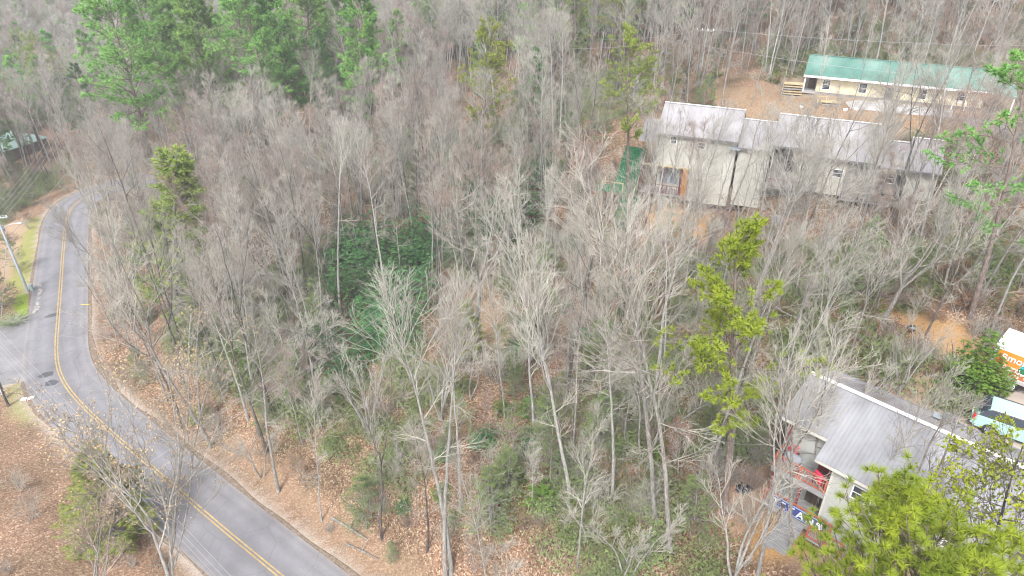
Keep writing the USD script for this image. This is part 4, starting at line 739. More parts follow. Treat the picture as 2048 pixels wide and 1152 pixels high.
def bare_tree(root, seed, H, bole=.5, nl=18, spread=.22, ang=.8, bark='bark_mid', twig='twig_mid', leaders=0, stems=1, fork=.5, n2=7, n3=4, n4=1, r0=None, twig_r=.0072, buds=None, bud=(.09, .06), lean=0.0, stem_spread=.25, up=.055, wig=.085, lowlimbs=0):
    g = np.random.default_rng(seed); r0 = r0 or H * .0072
    sd = np.tile([0, 0, 1.0], (stems, 1)); 
    if stems > 1: a = np.arange(stems) * 2 * np.pi / stems + g.uniform(0, 1, stems); sd += np.stack([np.cos(a), np.sin(a), 0 * a], 1) * (stem_spread * g.uniform(.6, 1.3, stems))[:, None]
    sd[:, 0] += lean
    Hs = H * (g.uniform(.8, 1.0, stems) if stems > 1 else np.ones(1)); Hs = Hs * (fork + .12 if leaders else 1)
    T, TR = grow(np.tile([0, 0, -.4], (stems, 1)) + g.normal(0, .12, (stems, 3)) * (stems > 1) * [1, 1, 0], sd, Hs + .4, r0, r0 * (.5 if leaders else .1), 16, .035 + .02 * (stems > 1), .02, g)
    TR[:, 0] *= 1.35
    part('trunk', tubes(T, TR, 8), M[bark], root, True)
    PA, RA, LA, base = T, TR, Hs, (bole / (fork + .12) if leaders else bole)
    limbs = []
    if leaders:
        i, p, d, r, t = sprout(T, TR, leaders, .74, 1.0, .42, g)
        P1, R1 = grow(p, d, H - p[:, 2] + g.uniform(-1, 1, len(p)), r * .72, .015, 14, .07, .07, g)
        for k in range(len(p)): limbs.append((P1[k:k + 1], R1[k:k + 1]))
        # limbs leave the leaders
        i, p, d, r, t = sprout(P1, R1, nl // leaders, .12, .97, ang, g); tt_ = t
    else:
        i, p, d, r, t = sprout(T, TR, max(3, nl // stems), base, .98, ang, g, .85); tt_ = (t - base) / (1 - base)
    L = spread * H * (1.12 - tt_) ** .75 * g.uniform(.55, 1.25, len(p)) * (.8 if leaders else 1)
    P2, R2_ = grow(p, d, L, np.minimum(r * .62, .010 + L * .0095), .009, 8, wig, up, g)
    if lowlimbs:
        i2, p2, d2, r2, t2 = sprout(T, TR, lowlimbs, base * .6, base, 1.2, g); l2 = H * .12 * g.uniform(.5, 1.3, len(p2)); A, B = grow(p2, d2, l2, .035, .01, 8, wig, .02, g); P2, R2_, L = np.vstack([P2, A]), np.vstack([R2_, B]), np.concatenate([L, l2])
    big = np.argsort(-L)[:5]
    for k in big: limbs.append((P2[k:k + 1], R2_[k:k + 1]))
    for P_, R_ in limbs: part('limb', tubes(P_, R_, 5), M[bark], root, True)
    rest = np.setdiff1d(np.arange(len(L)), big)
    i, p, d, r, t = sprout(P2, R2_, n2, .15, 1.0, .58, g); L3 = L[i] * .72 * (1.15 - t) * g.uniform(.6, 1.3, len(p))
    P3, R3 = grow(p, d, L3, np.minimum(r * .7, .009 + L3 * .008), twig_r, 5, wig * .9, up, g)
    part('branches', join(tubes(P2[rest], R2_[rest], 4), tubes(P3, R3, 3)), M[twig], root)
    i, p, d, r, t = sprout(P3, R3, n3, .15, 1.0, .52, g); L4 = np.maximum(L3[i] * .70 * (1.2 - t), .3) * g.uniform(.6, 1.4, len(p))
    P4, R4 = grow(p, d, L4, np.minimum(r * .75, twig_r * 1.3), twig_r * .75, 3, wig, up, g)
    tw = [tubes(P4, R4, 3)]; ends = [(P4[:, -1], P4[:, -1] - P4[:, -2])]
    if n4:
        i, p, d, r, t = sprout(P4, R4, n4, .2, 1.0, .5, g); L5 = np.maximum(L4[i] * .62, .2) * g.uniform(.6, 1.3, len(p)); P5, R5 = grow(p, d, L5, twig_r * .85, twig_r * .6, 2, wig * 1.3, up, g)
        tw.append(tubes(P5, R5, 3)); ends.append((P5[:, -1], P5[:, -1] - P5[:, -2]))
    part('twigs', join(*tw), M[twig], root)
    if buds:
        e, dd = np.vstack([x[0] for x in ends]), np.vstack([x[1] for x in ends]); nb = int(bud[2]) if len(bud) > 2 else 2
        foliage('buds', blades(e, unit(dd), nb, bud[0], bud[1], .8, g), M[buds], root)
    return np.vstack([x[0] for x in ends])

def pine(root, seed, H, bole=.35, whorl=.8, per=5, Lmax=4.0, needles='white_pine', bark='bark_pine', ang=1.35, n2=8, nt=3, nb=8, bl=.26, bw=.05, spread=.55, up=.015, flat=1.0, taper=.8, r0=None, irregular=.3, K=8, topround=.0):
    g = np.random.default_rng(seed); r0 = r0 or H * .011
    T, TR = grow(np.array([[0, 0, -.4]]), np.array([[0, 0, 1.0]]), H + .4, r0, .03, 16, .02, .02, g); TR[:, 0] *= 1.3
    part('trunk', tubes(T, TR, 8), M[bark], root, True)
    n = int(H * (1 - bole) / whorl) * per
    i, p, d, r, t = sprout(T, TR, n, bole, .985, ang, g); h = (t - bole) / (1 - bole)
    L = Lmax * np.clip((1.03 - h), 0, 1) ** taper * np.clip(.45 + 2.2 * h, 0, 1) * g.uniform(1 - irregular, 1 + irregular, len(p)) + .25 + topround * Lmax
    d[:, 2] += .55 * h
    P2, R2_ = grow(p, d, L, np.minimum(r * .4, .012 + L * .012), .012, K, .06, up, g)
    i, p, d, r, t = sprout(P2, R2_, n2, .25, 1.0, .8, g, .8, flat); L3 = np.maximum(L[i] * .38 * (1.25 - t), .25) * g.uniform(.6, 1.3, len(p))
    P3, R3 = grow(p, d, L3, .012, .008, 3, .08, up, g)
    part('branches', join(tubes(P2, R2_, 4), tubes(P3, R3, 3)), M[bark], root)
    i, p, d, r, t = sprout(P3, R3, nt, .3, 1.0, .3, g)
    tip, td = np.vstack([p, P3[:, -1], P2[:, -1]]), np.vstack([d, P3[:, -1] - P3[:, -2], P2[:, -1] - P2[:, -2]])
    foliage('needles', blades(tip, unit(td), nb, bl, bw, spread, g, .05), M[needles], root)

def mound(root, seed, W, D, H, n, mat, leaf=(.13, .05), per=7, shells=(.55, .8, 1.0), stems=9, bark='bark_dark', rose=True):
    """A broadleaf evergreen: leaf whorls on uneven shells over crooked stems."""
    g = np.random.default_rng(seed); q = unit(g.normal(0, 1, (n, 3))); q[:, 2] = np.abs(q[:, 2]) * 1.1 - .12; q = unit(q)
    lump = .45 + 1.0 * meshkit.fbm(q * 2.1 + seed, 3, seed)[:, None]; p = q * lump * g.choice(shells, n)[:, None] * [W / 2, D / 2, H]; p[:, 2] = np.maximum(p[:, 2], .12)
    a = g.uniform(0, 2 * np.pi, stems); P, R = grow(np.stack([np.cos(a) * W * .12, np.sin(a) * D * .12, np.full(stems, -.2)], 1), np.stack([np.cos(a) * W / H * .5, np.sin(a) * D / H * .5, np.full(stems, 1.0)], 1), H * .95, .045, .012, 7, .16, .03, g)
    part('stems', tubes(P, R, 5), M[bark], root, True)
    az = np.tile(np.arange(per) * 2 * np.pi / per, n) + np.repeat(g.uniform(0, 6, n), per); up = np.repeat(q, per, 0)
    d = np.stack([np.cos(az), np.sin(az), 0 * az], 1) + up * .45 + [0, 0, .05]
    foliage('leaves', leaves(np.repeat(p, per, 0), d, leaf[0], leaf[1], g), M[mat], root)

def use(kls, name, label, cat, p, s=1.0, rot=0.0, tilt=(0, 0), group=None, sz=None):
    x = UsdGeom.Xform.Define(stage, '/World/' + numbered('/World', name)); x.AddTranslateOp().Set(Gf.Vec3d(*map(float, p)))
    x.AddRotateZYXOp().Set(Gf.Vec3f(float(math.degrees(tilt[0])), float(math.degrees(tilt[1])), float(math.degrees(rot)))); x.AddScaleOp().Set(Gf.Vec3f(float(s), float(s), float(sz or s)))
    x.GetPrim().GetReferences().AddInternalReference(kls.GetPath()); x.GetPrim().SetInstanceable(True)
    return tag(x, label, cat, group)

# kinds of bare tree: (class, nominal height, tone in words)
KIND = {}
def kind(key, H, tone, fn, **kw):
    k = klass(key); fn(k, H=H, **kw); KIND[key] = (k, H, tone)
kind('pale_straight_tree', 21, 'tall pale-barked', bare_tree, seed=11, bole=.50, nl=20, spread=0.250, ang=0.64, bark='bark_pale', twig='twig_pale', lowlimbs=4)
kind('pale_forked_tree', 21, 'pale forked', bare_tree, seed=12, bole=.45, nl=21, spread=0.263, ang=0.72, bark='bark_pale', twig='twig_pale', leaders=3, fork=.45, lowlimbs=3)
kind('high_crowned_tree', 22, 'tall high-crowned', bare_tree, seed=24, bole=.70, nl=16, spread=0.213, ang=0.59, bark='bark_pale', twig='twig_pale', lowlimbs=4)
kind('grey_straight_tree', 20, 'tall grey', bare_tree, seed=13, bole=.55, nl=18, spread=0.237, ang=0.59, bark='bark_mid', twig='twig_mid', lowlimbs=5)
kind('grey_forked_tree', 19, 'grey forked', bare_tree, seed=14, bole=.5, nl=20, spread=0.300, ang=0.77, bark='bark_mid', twig='twig_pale', leaders=2, fork=.5, lowlimbs=3)
kind('dark_straight_tree', 20, 'dark-trunked', bare_tree, seed=15, bole=.5, nl=17, spread=0.250, ang=0.72, bark='bark_dark', twig='twig_mid', lowlimbs=6)
kind('dark_crooked_tree', 18, 'dark crooked', bare_tree, seed=16, bole=.4, nl=18, spread=.27, ang=1.0, bark='bark_dark', twig='twig_mid', leaders=2, fork=.42, wig=.14)
kind('spreading_tree', 19, 'wide-spreading pale', bare_tree, seed=17, bole=.42, nl=24, spread=.33, ang=.85, bark='bark_mid', twig='twig_pale', leaders=4, fork=.38, wig=.12, r0=.26)
kind('rust_budded_tree', 19, 'rusty-budded', bare_tree, seed=18, bole=.45, nl=20, spread=0.288, ang=0.64, bark='bark_mid', twig='twig_rose', leaders=2, fork=.5, buds='bud_rust', bud=(.09, .06, 1))
kind('slender_tree', 18, 'slender grey', bare_tree, seed=25, bole=.5, nl=16, spread=0.188, ang=0.55, bark='bark_mid', twig='twig_mid', r0=.10, lowlimbs=6)
kind('slender_pale_tree', 17, 'slender pale', bare_tree, seed=26, bole=.45, nl=18, spread=0.213, ang=0.51, bark='bark_pale', twig='twig_pale', r0=.09, lowlimbs=5)
kind('fan_tree', 9, 'low fan-shaped', bare_tree, seed=19, bole=.3, nl=22, spread=.36, ang=.5, bark='bark_pale', twig='twig_pale', stems=4, n4=1, n2=6, n3=4, r0=.09, up=.09, wig=.06, stem_spread=.30)
kind('fan_tree_tight', 8, 'small many-stemmed', bare_tree, seed=20, bole=.35, nl=20, spread=.27, ang=.6, bark='bark_mid', twig='twig_pale', stems=3, n4=2, r0=.07, up=.10, wig=.10)
kind('pole_sapling', 11, 'thin pole-like', bare_tree, seed=21, bole=.5, nl=12, spread=.15, ang=.8, bark='bark_pale', twig='twig_pale', n2=6, n3=4, n4=2, r0=.065, lowlimbs=5)
kind('twiggy_sapling', 8, 'thin twiggy', bare_tree, seed=22, bole=.3, nl=14, spread=.22, ang=.95, bark='bark_mid', twig='twig_rose', n2=6, n3=4, n4=2, r0=.05)
kind('russet_sapling', 6, 'russet-leaved', bare_tree, seed=23, bole=.2, nl=16, spread=.30, ang=1.0, bark='bark_mid', twig='twig_mid', n2=6, n3=4, n4=2, r0=.05, buds='russet', bud=(.11, .075, 1))
# evergreens
kind('white_pine_class', 26, 'white pine', pine, seed=31, bole=.42, whorl=1.25, per=6, Lmax=6.0, n2=12, nt=3, nb=11, bl=.38, bw=.075, irregular=.35)
kind('white_pine_full', 22, 'white pine', pine, seed=32, bole=.25, whorl=1.0, per=6, Lmax=5.2, n2=11, nt=3, nb=10, bl=.38, bw=.075)
kind('narrow_pine', 24, 'narrow pine', pine, seed=33, bole=.3, whorl=.8, per=6, Lmax=3.2, n2=9, nt=4, nb=10, bl=.34, bw=.075, taper=.45)
kind('pitch_pine_class', 17, 'pitch pine', pine, seed=34, bole=.5, whorl=.8, per=4, Lmax=3.2, needles='pitch_pine', n2=8, nt=1, nb=24, bl=.24, bw=.045, spread=.9, irregular=.55, flat=.6, taper=.5, up=.06)
kind('pitch_pine_sparse', 16, 'pitch pine', pine, seed=35, bole=.42, whorl=1.1, per=4, Lmax=3.4, needles='pitch_pine', n2=8, nt=1, nb=24, bl=.24, bw=.045, spread=.9, irregular=.6, flat=.6, taper=.5, up=.05)
kind('bright_pine_class', 15, 'bright pine', pine, seed=36, bole=.42, whorl=.75, per=4, Lmax=2.9, needles='bright_pine', n2=11, nt=1, nb=20, bl=.24, bw=.05, spread=.9, irregular=.5, flat=.6, taper=.55, up=.05)
kind('edge_pine', 18, 'layered pine', pine, seed=45, bole=.38, whorl=1.7, per=4, Lmax=4.6, n2=11, nt=2, nb=13, bl=.30, bw=.065, spread=.7, irregular=.4, taper=.6)
kind('dark_pine_class', 18, 'dark pine', pine, seed=37, bole=.35, whorl=.85, per=5, Lmax=3.2, needles='dark_pine', n2=9, nt=3, nb=7, bl=.3, bw=.06)
kind('hemlock_class', 6, 'hemlock', pine, seed=38, bole=.06, whorl=.34, per=4, Lmax=1.9, needles='hemlock', n2=9, nt=3, nb=6, bl=.13, bw=.035, spread=.5, up=-.02, taper=.9, r0=.06, bark='bark_mid')
kind('hemlock_loose', 7, 'hemlock', pine, seed=39, bole=.1, whorl=.5, per=4, Lmax=2.3, needles='hemlock', n2=8, nt=3, nb=5, bl=.15, bw=.04, spread=.55, up=-.02, irregular=.5, r0=.06, bark='bark_mid')
kind('cedar_class', 10, 'cedar', pine, seed=40, bole=.05, whorl=.30, per=5, Lmax=1.7, needles='cedar', n2=9, nt=3, nb=6, bl=.16, bw=.05, spread=.6, up=.03, taper=.7, r0=.09, bark='bark_mid')
kind('rhododendron_class', 3.2, 'rhododendron', mound, seed=41, W=4.6, D=4.2, n=950, mat='rhodo')
kind('rhododendron_low', 2.2, 'rhododendron', mound, seed=42, W=3.6, D=3.2, n=650, mat='rhodo')
kind('laurel_class', 1.5, 'laurel', mound, seed=43, W=2.2, D=1.9, n=230, mat='laurel', leaf=(.12, .05), per=6)

def clear_of(u, v): return any(p.contains(Point(u, v)) for p in CLEAR)
CLEAR = [Polygon(p) for p in ([(0, 400), (158, 405), (172, 560), (172, 700), (190, 770), (330, 900), (520, 1030), (690, 1152), (0, 1160)], [(1545, 830), (1625, 740), (2060, 900), (2060, 1160), (1530, 1160), (1560, 960)],
                              [(1790, 630), (2060, 600), (2060, 900), (1780, 770)])]
SOFT = [(Polygon(p), k) for p, k in (([(1300, 205), (1880, 250), (1880, 350), (1540, 400), (1500, 430), (1300, 300)], .9), ([(1600, 105), (2000, 130), (2000, 250), (1600, 230)], .7), ([(635, 440), (905, 450), (905, 680), (810, 780), (660, 740)], .03), ([(1370, 500), (1570, 490), (1570, 790), (1370, 790)], .1), ([(100, 0), (320, 0), (320, 230), (100, 230)], .35), ([(1000, 400), (1080, 400), (1080, 490), (1000, 490)], .1), ([(320, 320), (390, 320), (390, 500), (320, 500)], .1), ([(900, 40), (1040, 40), (1040, 230), (900, 230)], .12), ([(1170, 50), (1320, 50), (1320, 300), (1170, 300)], .12), ([(340, 0), (800, 0), (800, 200), (340, 200)], .3), ([(0, 240), (100, 240), (100, 420), (0, 420)], .04), ([(935, 540), (1010, 540), (1010, 700), (935, 700)], .15), ([(1220, 290), (1400, 300), (1400, 420), (1220, 400)], .3))]
used_at = []
NOGO = shapely.union_all([road_line.buffer(5.0), side_poly.buffer(2), quad(FA, -1.5, -4, 17, 7), quad(FB, -6.5, -9, 30, 3), quad(FC, -1.5, -6, 24, 6.5), quad(FT, -2, -3, 10, 2.5), quad(FS, -2, -2, 9, 3),
                          onpoly([(1380, 190), (1640, 178), (2050, 235), (2060, 300), (1900, 275), (1500, 236)]), onpoly([(1745, 612), (1800, 620), (1870, 648), (1955, 690), (1950, 742), (1900, 745), (1830, 700), (1765, 655)])])
KEEPOFF = shapely.prepared.prep(NOGO)

tr = np.random.default_rng(99)
TOPS = {(1338, 1105): 1371, (1314, 1046): 1298, (1143, 1001): 1068, (1578, 1100): 1640, (1450, 1030): 1500, (352, 630): 343, (1258, 455): 1250, (903, 1150): 880, (892, 1165): 832, (763, 1081): 715, (670, 664): 560, (551, 838): 455, (534, 907): 445, (958, 704): 925, (1940, 640): 2085}   # where a leaning tree's top shows
def tree_at(key, name, label, cat, u, v, vtop=None, H=None, group=None, tilt=None, rot=None, wide=1.0):
    p = on(u, v); k, H0, _ = KIND[key]
    if vtop is not None:
        d = ray(TOPS.get((u, v), u), vtop); H = CAM_Z + p[1] * d[2] / d[1] - p[2]
        if (u, v) in TOPS: lean = p[1] * d[0] / d[1] - p[0]; tilt = (0, math.atan2(lean, H)); H = math.hypot(H, lean)
    s = H / H0; used_at.append(p[:2])
    return use(k, name, label, cat, p, s * wide, tr.uniform(0, 6.28) if rot is None else rot, tilt or tuple(tr.normal(0, .025, 2)), group, s)
T_ = [  # kind, base u, v, top v, label
    ('dark_straight_tree', 365, 855, 520, 'dark trunk nearest the road bend on the leafy bank'),
    ('grey_straight_tree', 405, 868, 470, 'grey tree just right of the dark trunk nearest the road bend'),
    ('grey_forked_tree', 422, 896, 430, 'thick forked tree with a green sprig at its foot above the road'),
    ('dark_crooked_tree', 380, 800, 400, 'dark crooked tree behind the trio of trunks at the road bend'),
    ('dark_straight_tree', 534, 907, 520, 'dark leaning trunk standing low on the leafy bank above the centre of the road'),
    ('dark_crooked_tree', 551, 838, 400, 'dark leaning tree uphill of the low bank trunk with a pale crown'),
    ('grey_straight_tree', 560, 684, 330, 'grey trunk standing in open red leaves left of the rhododendrons'),
    ('dark_straight_tree', 597, 628, 290, 'dark straight trunk at the upper edge of the red leaf slope'),
    ('high_crowned_tree', 681, 628, 250, 'tall pale trunk at the left edge of the rhododendron thicket'),
    ('dark_crooked_tree', 670, 664, 330, 'stout leaning trunk left of the pale trunk at the rhododendrons'),
    ('pole_sapling', 637, 800, 460, 'slender pale pole tree below the stout leaning trunk'),
    ('high_crowned_tree', 777, 631, 270, 'pale trunk rising through the middle of the rhododendrons'),
    ('spreading_tree', 958, 704, 310, 'big wide-spreading tree with a leaning trunk beside the bare clearing'),
    ('grey_straight_tree', 887, 540, 180, 'straight grey trunk behind the rhododendrons'),
    ('high_crowned_tree', 965, 450, 140, 'pale thin-crowned trunk above the clearing'),
    ('high_crowned_tree', 892, 1165, 600, 'left of the twin straight pale trunks at the bottom centre'),
    ('high_crowned_tree', 903, 1150, 560, 'right of the twin straight pale trunks at the bottom centre'),
    ('high_crowned_tree', 921, 1022, 600, 'grey trunk just uphill of the twin straight trunks'),
    ('dark_crooked_tree', 763, 1081, 690, 'dark trunk with wide bare branches above the road at the bottom'),
    ('dark_straight_tree', 855, 1105, 830, 'short dark leaning trunk left of the twin straight trunks'),
    ('pale_forked_tree', 1143, 1001, 470, 'pale forked tree with a fan of fine branches right of the clearing'),
    ('pole_sapling', 1153, 1137, 800, 'thin pale pole tree in front of the pale forked tree'),
    ('high_crowned_tree', 1223, 1008, 560, 'grey trunk between the pale forked tree and the tallest grey tree before the lime pine'),
    ('grey_straight_tree', 1338, 1105, 390, 'tallest grey tree in the lower middle, standing before the lime pine'),
    ('grey_forked_tree', 1314, 1046, 330, 'grey forked tree just behind the tallest grey one in the lower middle'),
    ('high_crowned_tree', 1425, 940, 450, 'leftmost of the three trunks left of the lower steel roof'),
    ('dark_straight_tree', 1442, 915, 520, 'middle of the three trunks left of the lower steel roof'),
    ('grey_straight_tree', 1457, 955, 560, 'rightmost of the three trunks left of the lower steel roof'),
    ('pale_forked_tree', 1517, 1150, 650, 'thick leaning grey trunk in front of the deck ramp'),
    ('grey_forked_tree', 1578, 1100, 600, 'thick grey trunk in front of the banner'),
    ('dark_straight_tree', 1832, 707, 380, 'dark leaning trunk standing in the clay path'),
    ('grey_straight_tree', 1950, 615, 250, 'tall grey trunk above the clay bank right of the path'),
    ('pale_straight_tree', 1975, 676, 330, 'pale leaning trunk just behind the orange truck bush'),
    ('spreading_tree', 1745, 700, 330, 'large grey many-branched tree left of the clay path'),
    ('grey_forked_tree', 1690, 745, 430, 'grey forked tree above the ridge of the lower steel roof'),
    ('spreading_tree', 1650, 670, 400, 'wide pale tree between the bright yellow-green pine and the clay path'),
    ('rust_budded_tree', 1870, 470, 200, 'rusty-budded tree on the slope right of the long grey house'),
    ('rust_budded_tree', 1930, 520, 250, 'rusty-budded tree left of the right-hand pine'),
    ('pale_straight_tree', 1395, 450, 190, 'pale trunk in front of the tall beige wall'),
    ('grey_forked_tree', 1440, 475, 160, 'grey forked tree in front of the left grey roof'),
    ('pale_forked_tree', 1512, 488, 210, 'pale forked tree in front of the roof step of the long grey house'),
    ('grey_straight_tree', 1570, 520, 250, 'grey trunk below the porch of the long grey house'),
    ('spreading_tree', 1735, 420, 90, 'big spreading tree against the right part of the long grey roof'),
    ('grey_forked_tree', 1660, 560, 290, 'grey forked tree below the right half of the long grey house'),
    ('dark_straight_tree', 1262, 470, 200, 'dark trunk in front of the green turf stairs'),
    ('pale_forked_tree', 1305, 520, 190, 'pale forked tree just right of the green turf stairs'),
    ('pale_straight_tree', 1365, 600, 330, 'pale trunk above the tallest grey tree before the lime pine below the clay yard'),
    ('high_crowned_tree', 1105, 318, 30, 'thicker of the twin tall trunks left of the yellow-green pine at the top'),
    ('high_crowned_tree', 1118, 312, 40, 'thinner of the twin tall trunks left of the yellow-green pine at the top'),
    ('grey_straight_tree', 1480, 150, -120, 'tall dark straight trunk behind the slim pole'),
    ('rust_budded_tree', 840, 340, 150, 'russet-crowned tree right of the narrow pine'),
    ('rust_budded_tree', 1085, 210, 40, 'yellow-rust crowned tree beside the twin tall trunks'),
    ('slender_pale_tree', 1700, 1075, 700, 'slender pale tree in front of the steel roof left of the near pine'),
    ('slender_tree', 1610, 1010, 640, 'slender grey tree against the corner of the upper deck'),
    ('slender_pale_tree', 1355, 520, 230, 'slender pale tree before the orange door panel of the long grey house'), ('slender_tree', 1470, 520, 220, 'slender grey tree before the tall beige wall'), ('slender_pale_tree', 1555, 470, 200, 'slender pale tree in front of the dark porch of the long grey house'),
    ('slender_tree', 1625, 455, 170, 'slender grey tree before the middle roof of the long grey house'), ('rust_budded_tree', 1780, 440, 150, 'rusty-budded tree before the right roofs of the long grey house'), ('pale_forked_tree', 1690, 470, 180, 'pale forked tree before the window of the long grey house'),
    ('rust_budded_tree', 1835, 455, 230, 'rusty-budded tree at the right end of the long grey house'), ('slender_tree', 1700, 240, 40, 'slender grey tree before the cream house left window'), ('grey_forked_tree', 1770, 245, 20, 'grey forked tree before the middle of the cream house'), ('slender_pale_tree', 1850, 262, 60, 'slender pale tree before the right part of the cream house'), ('grey_straight_tree', 1925, 262, 20, 'grey tree before the right end of the cream house'),
    ('slender_tree', 1425, 207, 0, 'slender grey tree in the yard behind the left grey roof'), ('slender_pale_tree', 1500, 216, 20, 'slender pale tree in the yard behind the first roof step'), ('slender_tree', 1560, 206, -20, 'slender grey tree left of the tall lumber stack'), ('slender_pale_tree', 1632, 232, 40, 'slender pale tree in front of the cream house porch'), ('slender_tree', 1340, 196, -30, 'slender grey tree left of the slim pole above the grey roof'),
    ('slender_pale_tree', 1410, 505, 240, 'slender pale tree left of the tall beige wall'), ('slender_tree', 1330, 480, 220, 'slender grey tree before the red railed deck'), ('slender_tree', 1600, 470, 190, 'slender grey tree below the second roof step of the long grey house'), ('slender_pale_tree', 1722, 455, 170, 'slender pale tree before the right wall of the long grey house'),
    ('fan_tree', 735, 880, 660, 'white twiggy fan-shaped tree above the wires on the lower slope'),
    ('fan_tree', 885, 840, 640, 'pale fan of stems below the clearing'),
    ('fan_tree', 1085, 720, 480, 'dense pale fan-shaped tree right of the clearing'),
    ('fan_tree', 1180, 640, 430, 'pale fan-shaped tree above the dense fan beside the clearing'),
    ('fan_tree_tight', 940, 800, 650, 'small many-stemmed tree below the leaning trunk of the clearing'),
    ('fan_tree', 1640, 930, 700, 'pale many-branched tree leaning over the corner of the steel roof'),
    ('fan_tree', 1790, 790, 610, 'twiggy tree behind the ridge of the steel roof'),
    ('fan_tree', 1470, 1165, 930, 'many-stemmed tree at the bottom left of the clay slope'),
    ('fan_tree_tight', 1250, 1165, 960, 'low many-stemmed tree at the bottom edge right of the thin pole tree'),
    ('fan_tree', 560, 560, 380, 'pale many-stemmed tree in the middle left wood'),
    ('fan_tree', 330, 470, 300, 'pale many-stemmed tree beside the yellow-green cedar'),
    ('spreading_tree', 480, 470, 190, 'wide pale tree right of the yellow-green cedar'),
    ('spreading_tree', 240, 430, 230, 'wide pale tree overhanging the far road bend'),
    ('slender_tree', 190, 445, 250, 'slender grey tree nearest the far road end on its right'), ('grey_straight_tree', 225, 455, 230, 'grey tree second from the far road end'), ('rust_budded_tree', 262, 440, 225, 'rusty-budded tree above the far road bend'), ('slender_pale_tree', 300, 450, 250, 'slender pale tree left of the yellow-green cedar at the far bend'), ('slender_pale_tree', 215, 515, 300, 'slender pale tree leaning over the road below the far bend'), ('grey_forked_tree', 285, 500, 270, 'grey forked tree between the far road bend and the cedar'), ('slender_tree', 178, 420, 240, 'slender grey tree at the very end of the visible road'),
    ('rust_budded_tree', 205, 480, 260, 'rusty-budded tree leaning over the right edge of the road'),
]
for key, u, v, vt, lab in T_: tree_at(key, 'bare_tree', lab, 'tree', u, v, vt)
E_ = [
    ('white_pine_class', 'white_pine', 330, 420, -60, 'lone tall white pine with open layered branches at upper left'),
    ('white_pine_full', 'white_pine', 430, 300, -60, 'leftmost white pine of the dense clump at the top'),
    ('white_pine_class', 'white_pine', 570, 330, -70, 'white pine with a bare lower trunk in the dense clump at the top'),
    ('white_pine_full', 'white_pine', 500, 250, -60, 'broad white pine in the middle of the dense clump at the top'),
    ('white_pine_full', 'white_pine', 640, 260, -80, 'white pine at the right end of the dense clump at the top'),
    ('white_pine_class', 'white_pine', 390, 330, -90, 'white pine just right of the lone tall one at upper left'),
    ('white_pine_full', 'white_pine', 465, 345, -40, 'white pine standing in front of the dense clump at the top'),
    ('white_pine_full', 'white_pine', 605, 300, -60, 'white pine between the bare lower trunk and the right end of the top clump'),
    ('dark_pine_class', 'pine', 700, 250, -30, 'dark pine close behind the narrow bright green pine'),
    ('dark_pine_class', 'pine', 655, 300, 60, 'small dark pine right of the white pine clump'),
    ('narrow_pine', 'pine', 742, 330, -60, 'tall narrow bright green pine at the top left of centre'),
    ('white_pine_full', 'white_pine', 1075, 190, -70, 'pale green pine at the top right of centre'),
    ('pitch_pine_class', 'pitch_pine', 968, 430, 55, 'tufted pitch pine with reddish trunk at the top centre'),
    ('dark_pine_class', 'pine', 1055, 330, 95, 'slim green pine left of the twin tall trunks'),
    ('pitch_pine_class', 'pitch_pine', 1258, 455, 70, 'sparse yellow-green pine left of the green turf stairs'),
    ('bright_pine_class', 'pine', 1450, 1030, 480, 'bright yellow-green pine left of the lower steel roof'),
    ('edge_pine', 'pine', 1940, 640, 120, 'dense green pine at the right edge above the orange truck'),
    ('cedar_class', 'cedar', 352, 630, 315, 'narrow yellow-green cedar in the left wood'),
    ('cedar_class', 'cedar', 232, 1085, 905, 'yellow-green cedar behind the budding tree at the lower left'),
    ('cedar_class', 'cedar', 932, 720, 600, 'small yellow-green cedar against the leaning trunk of the clearing'),
    ('hemlock_loose', 'hemlock', 75, 262, 165, 'green tree beside the green-roofed cabin'),
    ('hemlock_class', 'hemlock', 40, 380, 300, 'dark hemlock below the green-roofed cabin'),
    ('hemlock_class', 'hemlock', 20, 430, 350, 'dark hemlock above the lamp pole'),
    ('hemlock_loose', 'hemlock', 70, 410, 340, 'loose dark hemlock left of the far road end'),
    ('hemlock_loose', 'hemlock', 40, 545, 470, 'grey-green conifer behind the lamp pole'),
    ('hemlock_class', 'hemlock', 8, 620, 510, 'dense green conifer at the left edge beside the lawn'),
    ('hemlock_loose', 'hemlock', 640, 700, 600, 'hemlock at the left foot of the rhododendrons'),
    ('hemlock_loose', 'hemlock', 1010, 400, 330, 'feathery hemlock above the lone round rhododendron'),
    ('hemlock_loose', 'hemlock', 1030, 690, 590, 'hemlock at the right edge of the clearing'),
    ('hemlock_loose', 'hemlock', 1000, 730, 650, 'low hemlock at the bottom right of the clearing'),
    ('hemlock_class', 'hemlock', 534, 860, 790, 'small green hemlock behind the low bank trunk'),
    ('hemlock_loose', 'hemlock', 1100, 980, 860, 'hemlock at the foot of the pale forked tree'),
    ('hemlock_loose', 'hemlock', 1290, 850, 760, 'yellowish hemlock behind the tallest grey tree before the lime pine'),
    ('hemlock_loose', 'hemlock', 735, 1060, 950, 'hemlock beside the dark trunk above the road'),
    ('hemlock_loose', 'hemlock', 990, 1060, 930, 'hemlock right of the twin straight trunks'),
]
for key, nm, u, v, vt, lab in E_: tree_at(key, nm, lab, nm.replace('_', ' '), u, v, vt, wide=2.1 if u == 232 else 1.5 if key == 'cedar_class' else 1.0)
